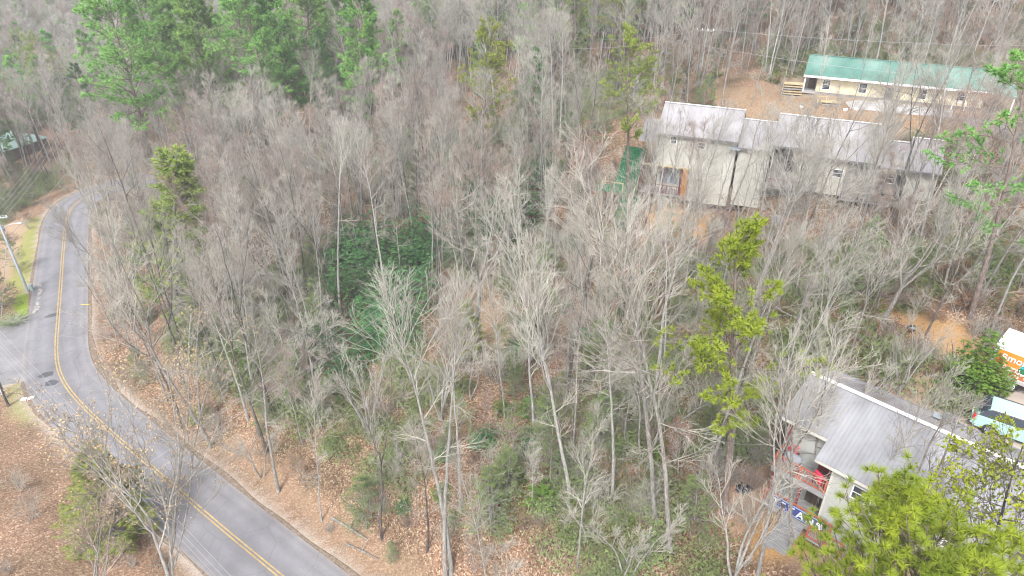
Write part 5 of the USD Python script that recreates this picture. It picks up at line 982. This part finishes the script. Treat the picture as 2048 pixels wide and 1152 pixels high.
for k, (u, v, s, lab) in enumerate(((1065, 395, 1.0, 'rhododendron uphill of the round lone one'), (905, 455, 1.0, 'rhododendron in the gully left of the straight grey trunk'), (850, 490, 1.0, 'rhododendron in the gully above the central thicket'), (985, 455, .9, 'rhododendron just left of the round lone one'), (1080, 350, .9, 'rhododendron at the foot of the twin tall trunks'), (690, 610, 1.1, 'rhododendron at the left edge of the central thicket'), (745, 510, 1.1, 'rhododendron at the top of the central thicket'), (820, 620, 1.1, 'rhododendron at the lower right of the central thicket'), (720, 560, 1.15, 'leftmost big rhododendron of the central thicket'), (775, 590, 1.2, 'broad rhododendron round the pale trunk in the central thicket'), (840, 560, 1.0, 'rhododendron at the right end of the central thicket'), (760, 640, .9, 'rhododendron at the lower edge of the central thicket'),
        (700, 520, .9, 'rhododendron at the upper left of the central thicket'), (790, 690, 1.1, 'rhododendron spilling down below the central thicket'), (740, 700, .8, 'small rhododendron left of the one spilling down below the thicket'), (1035, 450, 1.25, 'round rhododendron alone above the clearing'), (1000, 510, .9, 'rhododendron between the clearing and the round one above it'),
        (650, 690, .8, 'low rhododendron by the slender pale pole tree'), (810, 530, .9, 'rhododendron at the back of the central thicket'), (930, 420, .9, 'rhododendron patch behind the straight grey trunk'), (960, 390, .9, 'rhododendron patch uphill of the spreading tree'), (690, 760, .7, 'lowest rhododendron below the thicket'), (880, 500, .8, 'rhododendron beside the foot of the straight grey trunk'))):
    use(KIND['rhododendron_class' if k % 3 else 'rhododendron_low'][0], 'rhododendron', lab, 'rhododendron', on(u, v), s * (1.5 if k % 2 else 1.75) * (1 if k % 3 else 1.4), tr.uniform(0, 6))

# the rest of the wood, tree by tree
ZN = {'bank': 'on the bank along the right side of the road', 'left': 'in the wood between the road and the clearing', 'front': 'in the lower middle of the wood below the clearing', 'mid': 'in the middle of the wood right of the clearing', 'a': 'around the lower steel-roofed house', 'b': 'around the long grey house', 'right': 'on the slope between the two grey-roofed houses',
      'upleft': 'in the upper left wood beyond the road bend', 'upmid': 'in the upper middle of the wood', 'upright': 'in the wood behind the cream house', 'verge': 'on the verge left of the road'}
qa, qb = quad(FA, 0, -3, 16, 5), quad(FB, 0, -8, 29, 1)
def zone(x, y):
    P = Point(x, y); d = road_line.distance(P)
    if qa.distance(P) < 10: return 'a'
    if qb.distance(P) < 11: return 'b'
    if y > 96: return 'upleft' if x < -28 else 'upright' if x > 30 else 'upmid'
    if x < np.interp(y, road_c[::-1, 1], road_c[::-1, 0]) if False else (d < 60 and left_of_road(x, y)): return 'verge'
    if d < 13: return 'bank'
    if x > 18: return 'right'
    if x < -3 and y > 44: return 'left'
    return 'front' if y < 52 else 'mid'
def left_of_road(x, y):
    i = np.argmin(np.hypot(road_c[:, 0] - x, road_c[:, 1] - y)); i = min(max(i, 1), len(road_c) - 2); t = road_c[i + 1] - road_c[i - 1]; v = np.array([x, y]) - road_c[i]
    return t[0] * v[1] - t[1] * v[0] < 0
def scatter(n, keys, names, cat, hmin, hmax, mind, yr, word, tries=60000, others=True, dens=None, shy=True):
    """n single trees where the photograph has wood, no two nearer than mind."""
    placed = []
    for _ in range(tries):
        if len(placed) >= n: break
        y = yr[0] + (yr[1] - yr[0]) * tr.uniform() ** .8; x = tr.uniform(-.85, .85) * (y + 12)
        if KEEPOFF.contains(Point(x, y)) or left_of_road(x, y) and y < 95: continue
        if dens is not None and tr.uniform() > dens(x, y): continue
        z = gz(x, y); key = keys[tr.integers(len(keys))]; H = tr.uniform(hmin, hmax)
        u, v, dep = pix((x, y, z)); 
        if dep < 22: continue
        us = [pix((x, y, z + H * f)) for f in (.55, .8, 1.0)]
        if not (-60 < us[1][0] < 2110 and us[2][1] < 1150 and v > 0): continue
        if any(clear_of(a[0], a[1]) for a in us) : continue
        if shy:
            k = min([kk for p, kk in SOFT if any(p.contains(Point(a[0], a[1])) for a in us)] + [1])
            if tr.uniform() > k: continue
        near = used_at + placed if others else placed
        if near and np.min(np.hypot(*(np.array(near) - [x, y]).T)) < mind: continue
        placed.append([x, y]); k, H0, tone = KIND[key]; s = H / H0; zz = ZN[zone(x, y)]
        lb, ln = describe(tone.replace('tall ', ''), word, x, y, zz, H); use(k, names, lb, cat, (x, y, z), s * tr.uniform(.9, 1.15), tr.uniform(0, 6.28), tr.normal(0, .035, 2), '%ss near the %s' % (word, ln), s)
    if others: used_at.extend(placed)
    return len(placed)
LM = [(n, on(u, v)) for n, u, v in (('lone tall white pine', 330, 420), ('dense clump of white pines', 520, 290), ('tall narrow bright pine', 742, 330), ('pitch pine with the reddish trunk', 968, 400), ('twin tall trunks at the top', 1110, 315), ('sparse yellow-green pine', 1255, 420), ('green turf stairs', 1262, 390), ('tall beige wall', 1450, 420), ('slim pole with the transformer', 1392, 196),
    ('lumber stack by the cream house', 1582, 192), ('cream house', 1800, 190), ('right-edge pine', 2035, 560), ('orange truck', 2010, 700), ('clay path', 1850, 670), ('wheel on the clay path', 1790, 640), ('ridge of the lower steel roof', 1720, 770), ('deck banner', 1600, 1050), ('black trash bag', 1488, 981), ('three trunks by the steel roof', 1442, 930), ('bright yellow-green pine', 1425, 985), ('tallest grey tree before the lime pine', 1338, 1105), ('pale forked fan tree', 1143, 1001), ('jagged dark stump', 1063, 800),
    ('twin straight pale trunks', 897, 1150), ('dark trunk above the road', 763, 1081), ('low bank trunk', 534, 907), ('trunks at the road bend', 400, 870), ('stout leaning trunk', 670, 664), ('slender pale pole tree', 637, 800), ('rhododendron thicket', 770, 610), ('straight grey trunk by the rhododendrons', 887, 540), ('bare clearing', 980, 620), ('spreading leaning tree', 958, 704), ('round lone rhododendron', 1035, 450), ('dense fan tree', 1085, 720), ('open red leaf slope', 560, 690), ('yellow-green cedar', 345, 520), ('far road bend', 200, 440), ('clay yard below the long house', 1380, 455), ('blue tote', 1728, 505), ('white tarp', 1505, 462), ('white bucket yard', 1650, 215), ('distant pale house', 1012, 62), ('green-roofed cabin', 12, 306), ('dark picket fence', 2000, 280), ('yellow road marker', 171, 612))]
said = {}
def describe(tone, word, x, y, zz, H=0):
    """Names a tree by the nearest thing in the photograph and which side of it the tree stands."""
    z = gz(x, y); u, v, dep = pix((x, y, z)); best = []; size = 'small' if H < 4 else 'low' if H < 7.5 else 'mid-sized' if H < 16.5 else 'big'
    for n, p in LM:
        a, b, dp = pix(p); far = math.hypot(x - p[0], y - p[1])
        rel = ('left of' if u < a else 'right of') if abs(x - p[0]) > abs(y - p[1]) else ('behind' if y > p[1] else 'in front of')
        best.append((far, '%s %s %s %s %s the %s' % (size, tone, word, 'just' if far < 7 else 'farther' if far > 18 else 'standing', rel, n), n))
    best = sorted(best)
    for far, l, n in best[:4]:
        if l not in said: break
    else: far, l, n = best[0]
    said[l] = said.get(l, 0) + 1; return l, n
for u, v, H in ((930, 330, 6), (980, 310, 7), (1040, 335, 6), (1135, 330, 7), (1185, 285, 7), (880, 300, 6), (820, 420, 5), (1112, 400, 6), (1062, 300, 7), (1160, 185, 8), (1232, 210, 8), (560, 610, 5), (620, 570, 5), (500, 640, 5), (450, 570, 6), (1090, 640, 5), (1180, 770, 5), (1285, 640, 6), (1240, 525, 6), (1335, 500, 5), (830, 350, 7), (760, 400, 6), (900, 380, 6), (1020, 560, 4), (1200, 900, 5), (1090, 900, 5), (1010, 980, 4.5), (1400, 250, 6), (640, 640, 5)):
    p = on(u, v); key = ('hemlock_loose', 'hemlock_class')[int(u) % 2 == 0]; lb, ln = describe('feathery', 'hemlock', p[0], p[1], '', H)
    use(KIND[key][0], 'hemlock', lb, 'hemlock', p, H / KIND[key][1] * 1.15, tr.uniform(0, 6), tr.normal(0, .03, 2), 'hemlocks near the %s' % ln, H / KIND[key][1])
n1 = scatter(228, ['pale_straight_tree', 'grey_straight_tree', 'slender_tree', 'dark_straight_tree', 'slender_pale_tree', 'dark_crooked_tree', 'high_crowned_tree', 'rust_budded_tree', 'slender_tree', 'slender_pale_tree', 'grey_forked_tree', 'slender_tree'], 'bare_tree', 'tree', 13, 20.5, 2.6, (27, 140), 'bare tree')
n2_ = scatter(230, ['pole_sapling', 'twiggy_sapling', 'pole_sapling', 'fan_tree_tight', 'twiggy_sapling'], 'sapling', 'sapling', 5, 11.5, 1.7, (26, 110), 'sapling')
n3_ = scatter(210, ['hemlock_loose', 'hemlock_class', 'hemlock_loose'], 'hemlock', 'hemlock', 2.0, 5.5, 1.8, (26, 115), 'evergreen', others=False)
n4_ = scatter(26, ['russet_sapling'], 'russet_sapling', 'sapling', 3.5, 6.5, 2.2, (30, 100), 'sapling', dens=lambda x, y: 1.0 if x > 22 else .12)
n5_ = scatter(110, ['rhododendron_low', 'laurel_class', 'laurel_class'], 'laurel', 'shrub', 1.0, 1.9, 2.0, (27, 110), 'shrub', others=False, dens=lambda x, y: 1.0 if x < 12 else .4)
n6_ = scatter(58, ['white_pine_full', 'dark_pine_class', 'pitch_pine_class', 'pitch_pine_sparse', 'pitch_pine_class'], 'pine', 'pine', 12, 21, 4, (88, 170), 'tree', dens=lambda x, y: 1.0 if -30 < x < 34 else .4)
print('scattered', n1, n2_, n3_, n4_, n5_, n6_)

# brush on the wood floor and the far wood: too many to count
def instancer(path, label, protos, P, idx, S, rot, cat=None):
    pi = UsdGeom.PointInstancer.Define(stage, path); UsdGeom.Scope.Define(stage, path + '/kinds')
    for key, fn in protos:
        x = UsdGeom.Xform.Define(stage, path + '/kinds/' + key); fn(x.GetPrim()); pi.CreatePrototypesRel().AddTarget(x.GetPath())
    pi.CreateProtoIndicesAttr(Vt.IntArray.FromNumpy(np.asarray(idx, np.int32))); pi.CreatePositionsAttr(Vt.Vec3fArray.FromNumpy(np.asarray(P, np.float32))); S = np.asarray(S, np.float32); pi.CreateScalesAttr(Vt.Vec3fArray.FromNumpy(np.repeat(S[:, None], 3, 1) if S.ndim == 1 else S))
    h = np.asarray(rot) / 2; pi.CreateOrientationsAttr(Vt.QuathArray([Gf.Quath(float(math.cos(a)), 0, 0, float(math.sin(a))) for a in h]))
    return tag(pi, label, cat, kind='stuff')
def bush(root, seed, H, n, twig, leafm=None):
    g = np.random.default_rng(seed); a = g.uniform(0, 2 * np.pi, n); tl = g.uniform(.1, .75, n)
    P, R = grow(g.normal(0, .18, (n, 3)) * [1, 1, 0] - [0, 0, .1], np.stack([np.cos(a) * tl, np.sin(a) * tl, np.ones(n)], 1), H * g.uniform(.6, 1.1, n), .016, .006, 5, .14, .02, g)
    i, p, d, r, t = sprout(P, R, 6, .3, 1, .7, g); L = H * .3 * g.uniform(.5, 1.2, len(p)); P2, R2_ = grow(p, d, L, .008, .005, 3, .15, .03, g)
    i, p, d, r, t = sprout(P2, R2_, 3, .3, 1, .7, g); P3, R3 = grow(p, d, L[i] * .5, .006, .004, 2, .15, .03, g)
    part('stems', join(tubes(P, R, 4), tubes(P2, R2_, 3), tubes(P3, R3, 3)), M[twig], root)
    if leafm: foliage('dead_leaves', blades(np.vstack([P2[:, -1], P3[:, -1]]), np.vstack([P2[:, -1] - P2[:, -2], P3[:, -1] - P3[:, -2]]), 2, .10, .07, .7, g), M[leafm], root)
def inview(P, m=120): 
    dep = P[:, 1] * CP - (P[:, 2] - CAM_Z) * SP; u = 1024 + FPX * P[:, 0] / dep; v = 576 - FPX * (P[:, 1] * SP + (P[:, 2] - CAM_Z) * CP) / dep
    return (dep > 5) & (u > -m) & (u < 2048 + m) & (v > -m) & (v < 1152 + m)
bg = np.random.default_rng(5); n = 9000
y = 24 + 95 * bg.uniform(0, 1, n) ** .85; x = bg.uniform(-.85, .85, n) * (y + 12); P = np.column_stack([x, y, ground_fn(np.column_stack([x, y]))])
NG2 = shapely.union_all([road_line.buffer(4.6), side_poly.buffer(1.5), quad(FA, -.5, -3, 17, 5.5), quad(FB, -2, -7, 30, 1), quad(FC, -1, -5, 24, 6), quad(FT, -1, -3, 10, 2), quad(FS, -1, -1, 9, 3), onpoly([(1745, 612), (1800, 620), (1870, 648), (1955, 690), (1950, 742), (1900, 745), (1830, 700), (1765, 655)]), onpoly([(955, 555), (1000, 560), (1005, 690), (955, 700)]), onpoly([(1380, 190), (1640, 178), (2050, 235), (2060, 300), (1900, 275), (1500, 236)])])
lor = np.array([left_of_road(a, b) and b < 95 for a, b in P[:, :2]])
ok = inview(P) & ~shapely.contains_xy(NG2, P[:, 0], P[:, 1]) & (~lor | (bg.uniform(0, 1, n) < .25)) & (meshkit.fbm(P * [.09, .09, 0], 3, 8) > .40)
dr = shapely.distance(shapely.points(P[:, :2]), road_line); ok &= (dr > 12) | (bg.uniform(0, 1, n) < .22)
P = P[ok][:1800]; n = len(P); idx = bg.choice(4, n, p=[.38, .30, .18, .14])
rus = (P[:, 0] > 20) & (bg.uniform(0, 1, n) < .4); idx[rus] = 3
instancer('/World/undergrowth', 'bare twiggy brush and seedlings covering the floor of the wood', [('grey_brush', lambda r: bush(r, 51, 1.7, 14, 'twig_mid')), ('pale_brush', lambda r: bush(r, 52, 2.3, 12, 'twig_pale')), ('rose_brush', lambda r: bush(r, 53, 1.5, 18, 'twig_rose')), ('russet_brush', lambda r: bush(r, 54, 1.6, 14, 'twig_mid', 'russet'))], P, idx, bg.uniform(.6, 1.35, n), bg.uniform(0, 6.28, n), 'undergrowth')
print('brush', n)
def cover(root, seed, mat, n, W, H, leaf):
    g = np.random.default_rng(seed); p = np.column_stack([g.normal(0, W / 2.6, n), g.normal(0, W / 2.6, n), H * g.uniform(.1, 1, n) ** 1.3]); d = unit(np.column_stack([g.normal(0, .6, n), g.normal(0, .6, n), np.full(n, .55)]))
    foliage('leaves', blades(p, d, 3, leaf, leaf * .3, .5, g), M[mat], root); P_, R_ = grow(np.column_stack([p[:40, :2] * .7, np.full(40, -.05)]), np.column_stack([g.normal(0, .4, (40, 2)), np.ones(40)]), H, .008, .004, 3, .1, 0, g); part('stems', tubes(P_, R_, 3), M['twig_mid'], root)
cg = np.random.default_rng(15); n = 16000
y = 24 + 95 * cg.uniform(0, 1, n) ** .85; x = cg.uniform(-.85, .85, n) * (y + 12); P = np.column_stack([x, y, ground_fn(np.column_stack([x, y]))])
lor = np.array([left_of_road(a, b) and b < 95 for a, b in P[:, :2]]); patch = meshkit.fbm(P * [.07, .07, 0] + 20, 3, 18); dr = shapely.distance(shapely.points(P[:, :2]), road_line)
uu = np.array([pix(q)[:2] for q in P]); lower = np.interp(uu[:, 0], [450, 750, 1100, 1500, 1800], [-.10, .0, .075, .07, .02])
ok = inview(P, 40) & ~shapely.contains_xy(NG2, P[:, 0], P[:, 1]) & (patch + lower > .525) & ~lor & (dr > 9)
P = P[ok][:2300]; n = len(P)
instancer('/World/ground_cover', 'low green undergrowth in patches on the floor of the wood', [('green_seedlings', lambda r: cover(r, 56, 'sage', 150, 1.5, .8, .22)), ('bright_leaves', lambda r: cover(r, 57, 'laurel', 110, 1.2, .6, .16)), ('dark_leaves', lambda r: cover(r, 58, 'hemlock', 130, 1.4, .8, .18)), ('olive_scrub', lambda r: cover(r, 59, 'sage', 170, 1.6, 1.1, .2))], P, cg.choice(4, n, p=[.40, .20, .05, .35]), cg.uniform(.6, 1.5, n), cg.uniform(0, 6.28, n), 'undergrowth')
print('cover', n)
# slim trees past the three hundred nearest: one mass behind and between them
wg = np.random.default_rng(16); n = 5200
y = 50 + 85 * wg.uniform(0, 1, n); x = wg.uniform(-.85, .8, n) * (y + 12); P = np.column_stack([x, y, ground_fn(np.column_stack([x, y]))])
lor = np.array([left_of_road(a, b) and b < 96 for a, b in P[:, :2]])
ok = inview(P, 60) & ~shapely.contains_xy(NOGO, P[:, 0], P[:, 1]) & ~lor & (wg.uniform(0, 1, n) < np.interp(y, [50, 62, 75, 135], [.0, .10, .24, .30]) * np.where(x > 5, .75, 1.0))
up = P + [0, 0, 11.0]; dpt = up[:, 1] * CP - (up[:, 2] - CAM_Z) * SP; U = 1024 + FPX * up[:, 0] / dpt; V = 576 - FPX * (up[:, 1] * SP + (up[:, 2] - CAM_Z) * CP) / dpt
for pl_, kk in SOFT[2:]: ok &= ~(shapely.contains_xy(pl_, U, V) & (wg.uniform(0, 1, n) > kk + .05))
P = P[ok][:380]; n = len(P)
wk = dict(n2=7, n3=4, n4=2, twig_r=.009)
instancer('/World/thin_wood', 'slim grey bare trees crowding the wood behind the nearer trunks', [('slim_grey_tree', lambda r: bare_tree(r, 81, 16, .42, 15, .24, .6, 'bark_mid', 'twig_mid', r0=.10, **wk)), ('slim_pale_tree', lambda r: bare_tree(r, 82, 16, .40, 15, .25, .6, 'bark_pale', 'twig_pale', r0=.10, **wk)), ('slim_rose_tree', lambda r: bare_tree(r, 83, 15, .38, 16, .26, .6, 'bark_mid', 'twig_rose', r0=.10, leaders=2, fork=.45, **wk)), ('slim_dark_tree', lambda r: bare_tree(r, 84, 15, .45, 13, .24, .65, 'bark_dark', 'twig_mid', r0=.11, **wk))], P, wg.choice(4, n, p=[.32, .26, .24, .18]), wg.uniform(.75, 1.2, n), wg.uniform(0, 6.28, n), 'wood')
print('thin wood', n)
# far wood
fg = np.random.default_rng(6); n = 16000
y = 118 + 420 * fg.uniform(0, 1, n); x = fg.uniform(-.88, .88, n) * (y + 20); P = np.column_stack([x, y, ground_fn(np.column_stack([x, y]))])
ok = inview(P, 200) & (fg.uniform(0, 1, n) < np.interp(y, [118, 150, 300, 540], [.35, .8, .7, .5]))
for c, rr in (((*on(12, 306)[:2],), 9), ((*on(1012, 62)[:2],), 9)): ok &= np.hypot(P[:, 0] - c[0], P[:, 1] - c[1]) > rr
P = P[ok]; n = len(P); idx = fg.choice(5, n, p=[.34, .27, .21, .11, .07])
pat = meshkit.noise(P * [.02, .02, 0] + 3, 4); idx[(pat > .66) & (idx < 3) & (fg.uniform(0, 1, n) < .28)] = 3
fk = dict(n2=6, n3=4, n4=2, twig_r=.016)
instancer('/World/far_wood', 'far hazy wood of bare trees and scattered pines covering the hills beyond', [('pale_tree', lambda r: bare_tree(r, 61, 18, .4, 14, .24, .8, 'bark_pale', 'twig_pale', **fk)), ('grey_tree', lambda r: bare_tree(r, 62, 17, .4, 14, .25, .8, 'bark_mid', 'twig_mid', **fk)), ('rose_tree', lambda r: bare_tree(r, 63, 17, .4, 14, .25, .8, 'bark_mid', 'twig_rose', **fk)),
    ('pine', lambda r: pine(r, 64, 17, .3, 1.1, 5, 3.6, n2=7, nt=2, nb=7, bl=.4, bw=.12)), ('dark_conifer', lambda r: pine(r, 65, 13, .15, .9, 5, 2.6, 'dark_pine', n2=7, nt=2, nb=7, bl=.35, bw=.11))], P, idx, fg.uniform(.7, 1.15, n), fg.uniform(0, 6.28, n), 'wood')
print('far', n)
# ------------------------------------------------------------------ the trees nearest the camera, each of its own growth
def solo(name, label, cat, x, y, rot=0): return thing(name, label, cat, (x, y, gz(x, y)), rot)
np_ = solo('near_pine', 'bushy bright green long-needled pine crown closest to the camera at the lower right', 'pine', 11.7, 13.0)
H = 28.5 - gz(11.7, 13.0)
def near_pine(root, seed, H):
    g = np.random.default_rng(seed)
    T, TR = grow(np.array([[0, 0, -.4]]), np.array([[0, 0, 1.0]]), H + .2, .2, .03, 18, .02, .02, g); part('trunk', tubes(T, TR, 10), M['bark_pine'], root, True)
    i, p, d, r, t = sprout(T, TR, 96, .52, .985, 1.0, g); h = (t - .52) / .48
    L = (4.7 * np.sqrt(np.clip(1.02 - h ** 2.2, 0, 1)) * g.uniform(.75, 1.1, len(p)) + .3); d[:, 2] += .25
    P2, R2_ = grow(p, d, L, np.minimum(r * .5, .014 + L * .012), .014, 9, .06, .06, g)
    for k in np.argsort(-L)[:12]: part('limb', tubes(P2[k:k + 1], R2_[k:k + 1], 5), M['bark_pine'], root, True)
    rest = np.argsort(-L)[12:]
    i, p, d, r, t = sprout(P2, R2_, 9, .22, 1.0, .75, g); L3 = np.maximum(L[i] * .34 * (1.3 - t), .35) * g.uniform(.6, 1.25, len(p)); P3, R3 = grow(p, d, L3, .014, .009, 4, .07, .07, g)
    i, p, d, r, t = sprout(P3, R3, 1, .4, .8, .7, g); P4, R4 = grow(p, d, g.uniform(.2, .45, len(p)), .009, .007, 2, .05, .08, g)
    part('branches', join(tubes(P2[rest], R2_[rest], 4), tubes(P3, R3, 4), tubes(P4, R4, 3)), M['bark_pine'], root)
    tip = np.vstack([P3[:, -1], P4[:, -1]]); td = unit(np.vstack([P3[:, -1] - P3[:, -2], P4[:, -1] - P4[:, -2]]) + [0, 0, .02])
    back = tip - td * g.uniform(0, .12, (len(tip), 1))
    foliage('needles', blades(back, td, 70, .27, .020, .85, g), M['near_pine'], root)
near_pine(np_, 71, H)
def budding(name, label, x, y, seed, H, **kw):
    t = solo(name, label, 'tree', x, y, rng.uniform(0, 6)); bare_tree(t, seed, H, **kw); return t
budding('budding_tree', 'peach-budded bare tree reaching over the road at the lower left, nearest the camera', -14.6, 18.2, 72, 28.0, bole=.70, nl=64, spread=.17, ang=.5, bark='bark_pale', twig='twig_mid', leaders=6, fork=.62, n2=6, n3=3, n4=1, r0=.12, twig_r=.007, buds='bud_peach', bud=(.07, .06, 2), up=.05, wig=.06)
budding('budding_tree', 'peach-budded tree at the left edge below the verge', -24.5, 25.5, 73, 15.5, bole=.4, nl=26, spread=.26, ang=.7, bark='bark_mid', twig='twig_rose', leaders=3, fork=.42, n2=8, n3=4, n4=2, r0=.17, twig_r=.008, buds='bud_peach', bud=(.065, .055, 1), wig=.09)
lf = budding('leafing_tree', 'tree with yellow-green young leaves at the right edge over the car and the steel roof', 18.7, 17.2, 74, 15.0, bole=.42, nl=34, spread=.30, ang=1.1, bark='bark_dark', twig='twig_dark', n2=8, n3=4, n4=2, r0=.17, twig_r=.009, buds='bud_leaf', bud=(.13, .10, 4), up=.01, wig=.12)
budding('tilted_tree', 'grey tree with bent branches standing before the steel roof, its foot behind the near pine', 17.6, 21.6, 75, 13.5, bole=.5, nl=14, spread=.26, ang=.7, bark='bark_mid', twig='twig_mid', leaders=3, fork=.45, n2=7, n3=4, n4=1, r0=.17, twig_r=.009, up=.08)
pt = solo('pruned_tree', 'small dark pruned tree with few bent branches at the left edge by the side street', 'tree', *on(18, 815)[:2]); bare_tree(pt, 76, 5.2, bole=.4, nl=9, spread=.42, ang=.9, bark='bark_dark', twig='twig_dark', leaders=3, fork=.45, n2=3, n3=2, n4=0, r0=.14, twig_r=.014, wig=.16, buds='bud_leaf', bud=(.07, .05, 1))
b = on(1955, 800); bs = thing('bush', 'rounded bright green bush beside the orange truck', 'bush', b + np.array([-.2, .5, 0])); mound(bs, 77, 3.5, 3.2, 3.4, 2100, 'laurel', (.15, .08), 6, (.5, .75, .9, 1.0), 12)
b = on(28, 650); gs = thing('grass_clump', 'silvery weeping shrub beside the bright lawn at the left edge', 'shrub', b)
g = np.random.default_rng(8); a = g.uniform(0, 6.28, 150); P_, R_ = grow(g.normal(0, .12, (150, 3)) * [1, 1, 0], np.stack([np.cos(a) * .8, np.sin(a) * .8, np.full(150, 1.1)], 1), g.uniform(1.2, 2.4, 150), .02, .006, 7, .05, -.16, g); part('stems', tubes(P_, R_, 3), M['twig_pale'], gs)
foliage('leaves', blades(P_[:, 2:].reshape(-1, 3), np.repeat(P_[:, -1] - P_[:, 0], 6, 0), 2, .3, .04, .5, g), M['hemlock'], gs)
def log(label, u, v, L, r, rot):
    p = on(u, v); d = np.array([math.cos(rot), math.sin(rot), 0]) * L / 2; a, b = p - d, p + d; a[2], b[2] = gz(a[0], a[1]) + r, gz(b[0], b[1]) + r; m = (a + b) / 2 - p; m[2] += .06
    t = thing('fallen_log', label, 'log', p); part('stem', tubes([[a - p, m, b - p]], np.array([[r, r * .85, r * .5]]), 8), M['bark_mid'], t, True)
    part('broken_branch', tubes([[m, m + [.2, .3, .5], m + [.5, .5, .8]]], np.array([[r * .5, r * .35, r * .2]]), 6), M['bark_mid'], t, True)
log('pale fallen log beside the twin straight trunks', 965, 970, 6.0, .13, .6); log('short fallen log on the clay left of the lower house', 1480, 945, 2.6, .10, .2); log('dark fallen log on the bank above the bottom of the road', 700, 1060, 4.0, .11, -.6); log('thin fallen log in the brush near the clay yard', 1360, 545, 4.0, .1, .1); log('bent fallen stem at the roadside bottom centre', 725, 1105, 3.2, .08, -.5)
st_ = on(1063, 800); sp = thing('stump', 'jagged dark broken stump in the middle of the lower wood', 'stump', st_)
P_, R_ = grow(np.zeros((7, 3)) - [0, 0, .1], rng.normal(0, .35, (7, 3)) + [0, 0, 1], rng.uniform(.7, 2.2, 7), .16, .03, 4, .12, 0, rng); part('splinters', tubes(P_, R_, 6), M['bark_dark'], sp, True); part('root_plate', mt(hull(((0, 0, 0), .4), ((.3, .2, .1), .25), ((-.3, .1, 0), .3))), M['bark_dark'], sp, 40)

# haze: a thin even air over the valley
hz = trimesh.creation.box((1960, 1790, 190)); hz.apply_translation((0, 560, 80))
zmin = float(HZ.min()); hz = box(-930, -290, zmin - 1.5, 930, 1480, float(HZ.max()) + 32)
M['haze'] = material('haze_air', {'v': ('principled_volume', {'color': (.90, .90, .96), 'density': HAZE, 'anisotropy': .2})}, [], volume='v.volume')
tag(part('haze', hz, M['haze']), kind='stuff')
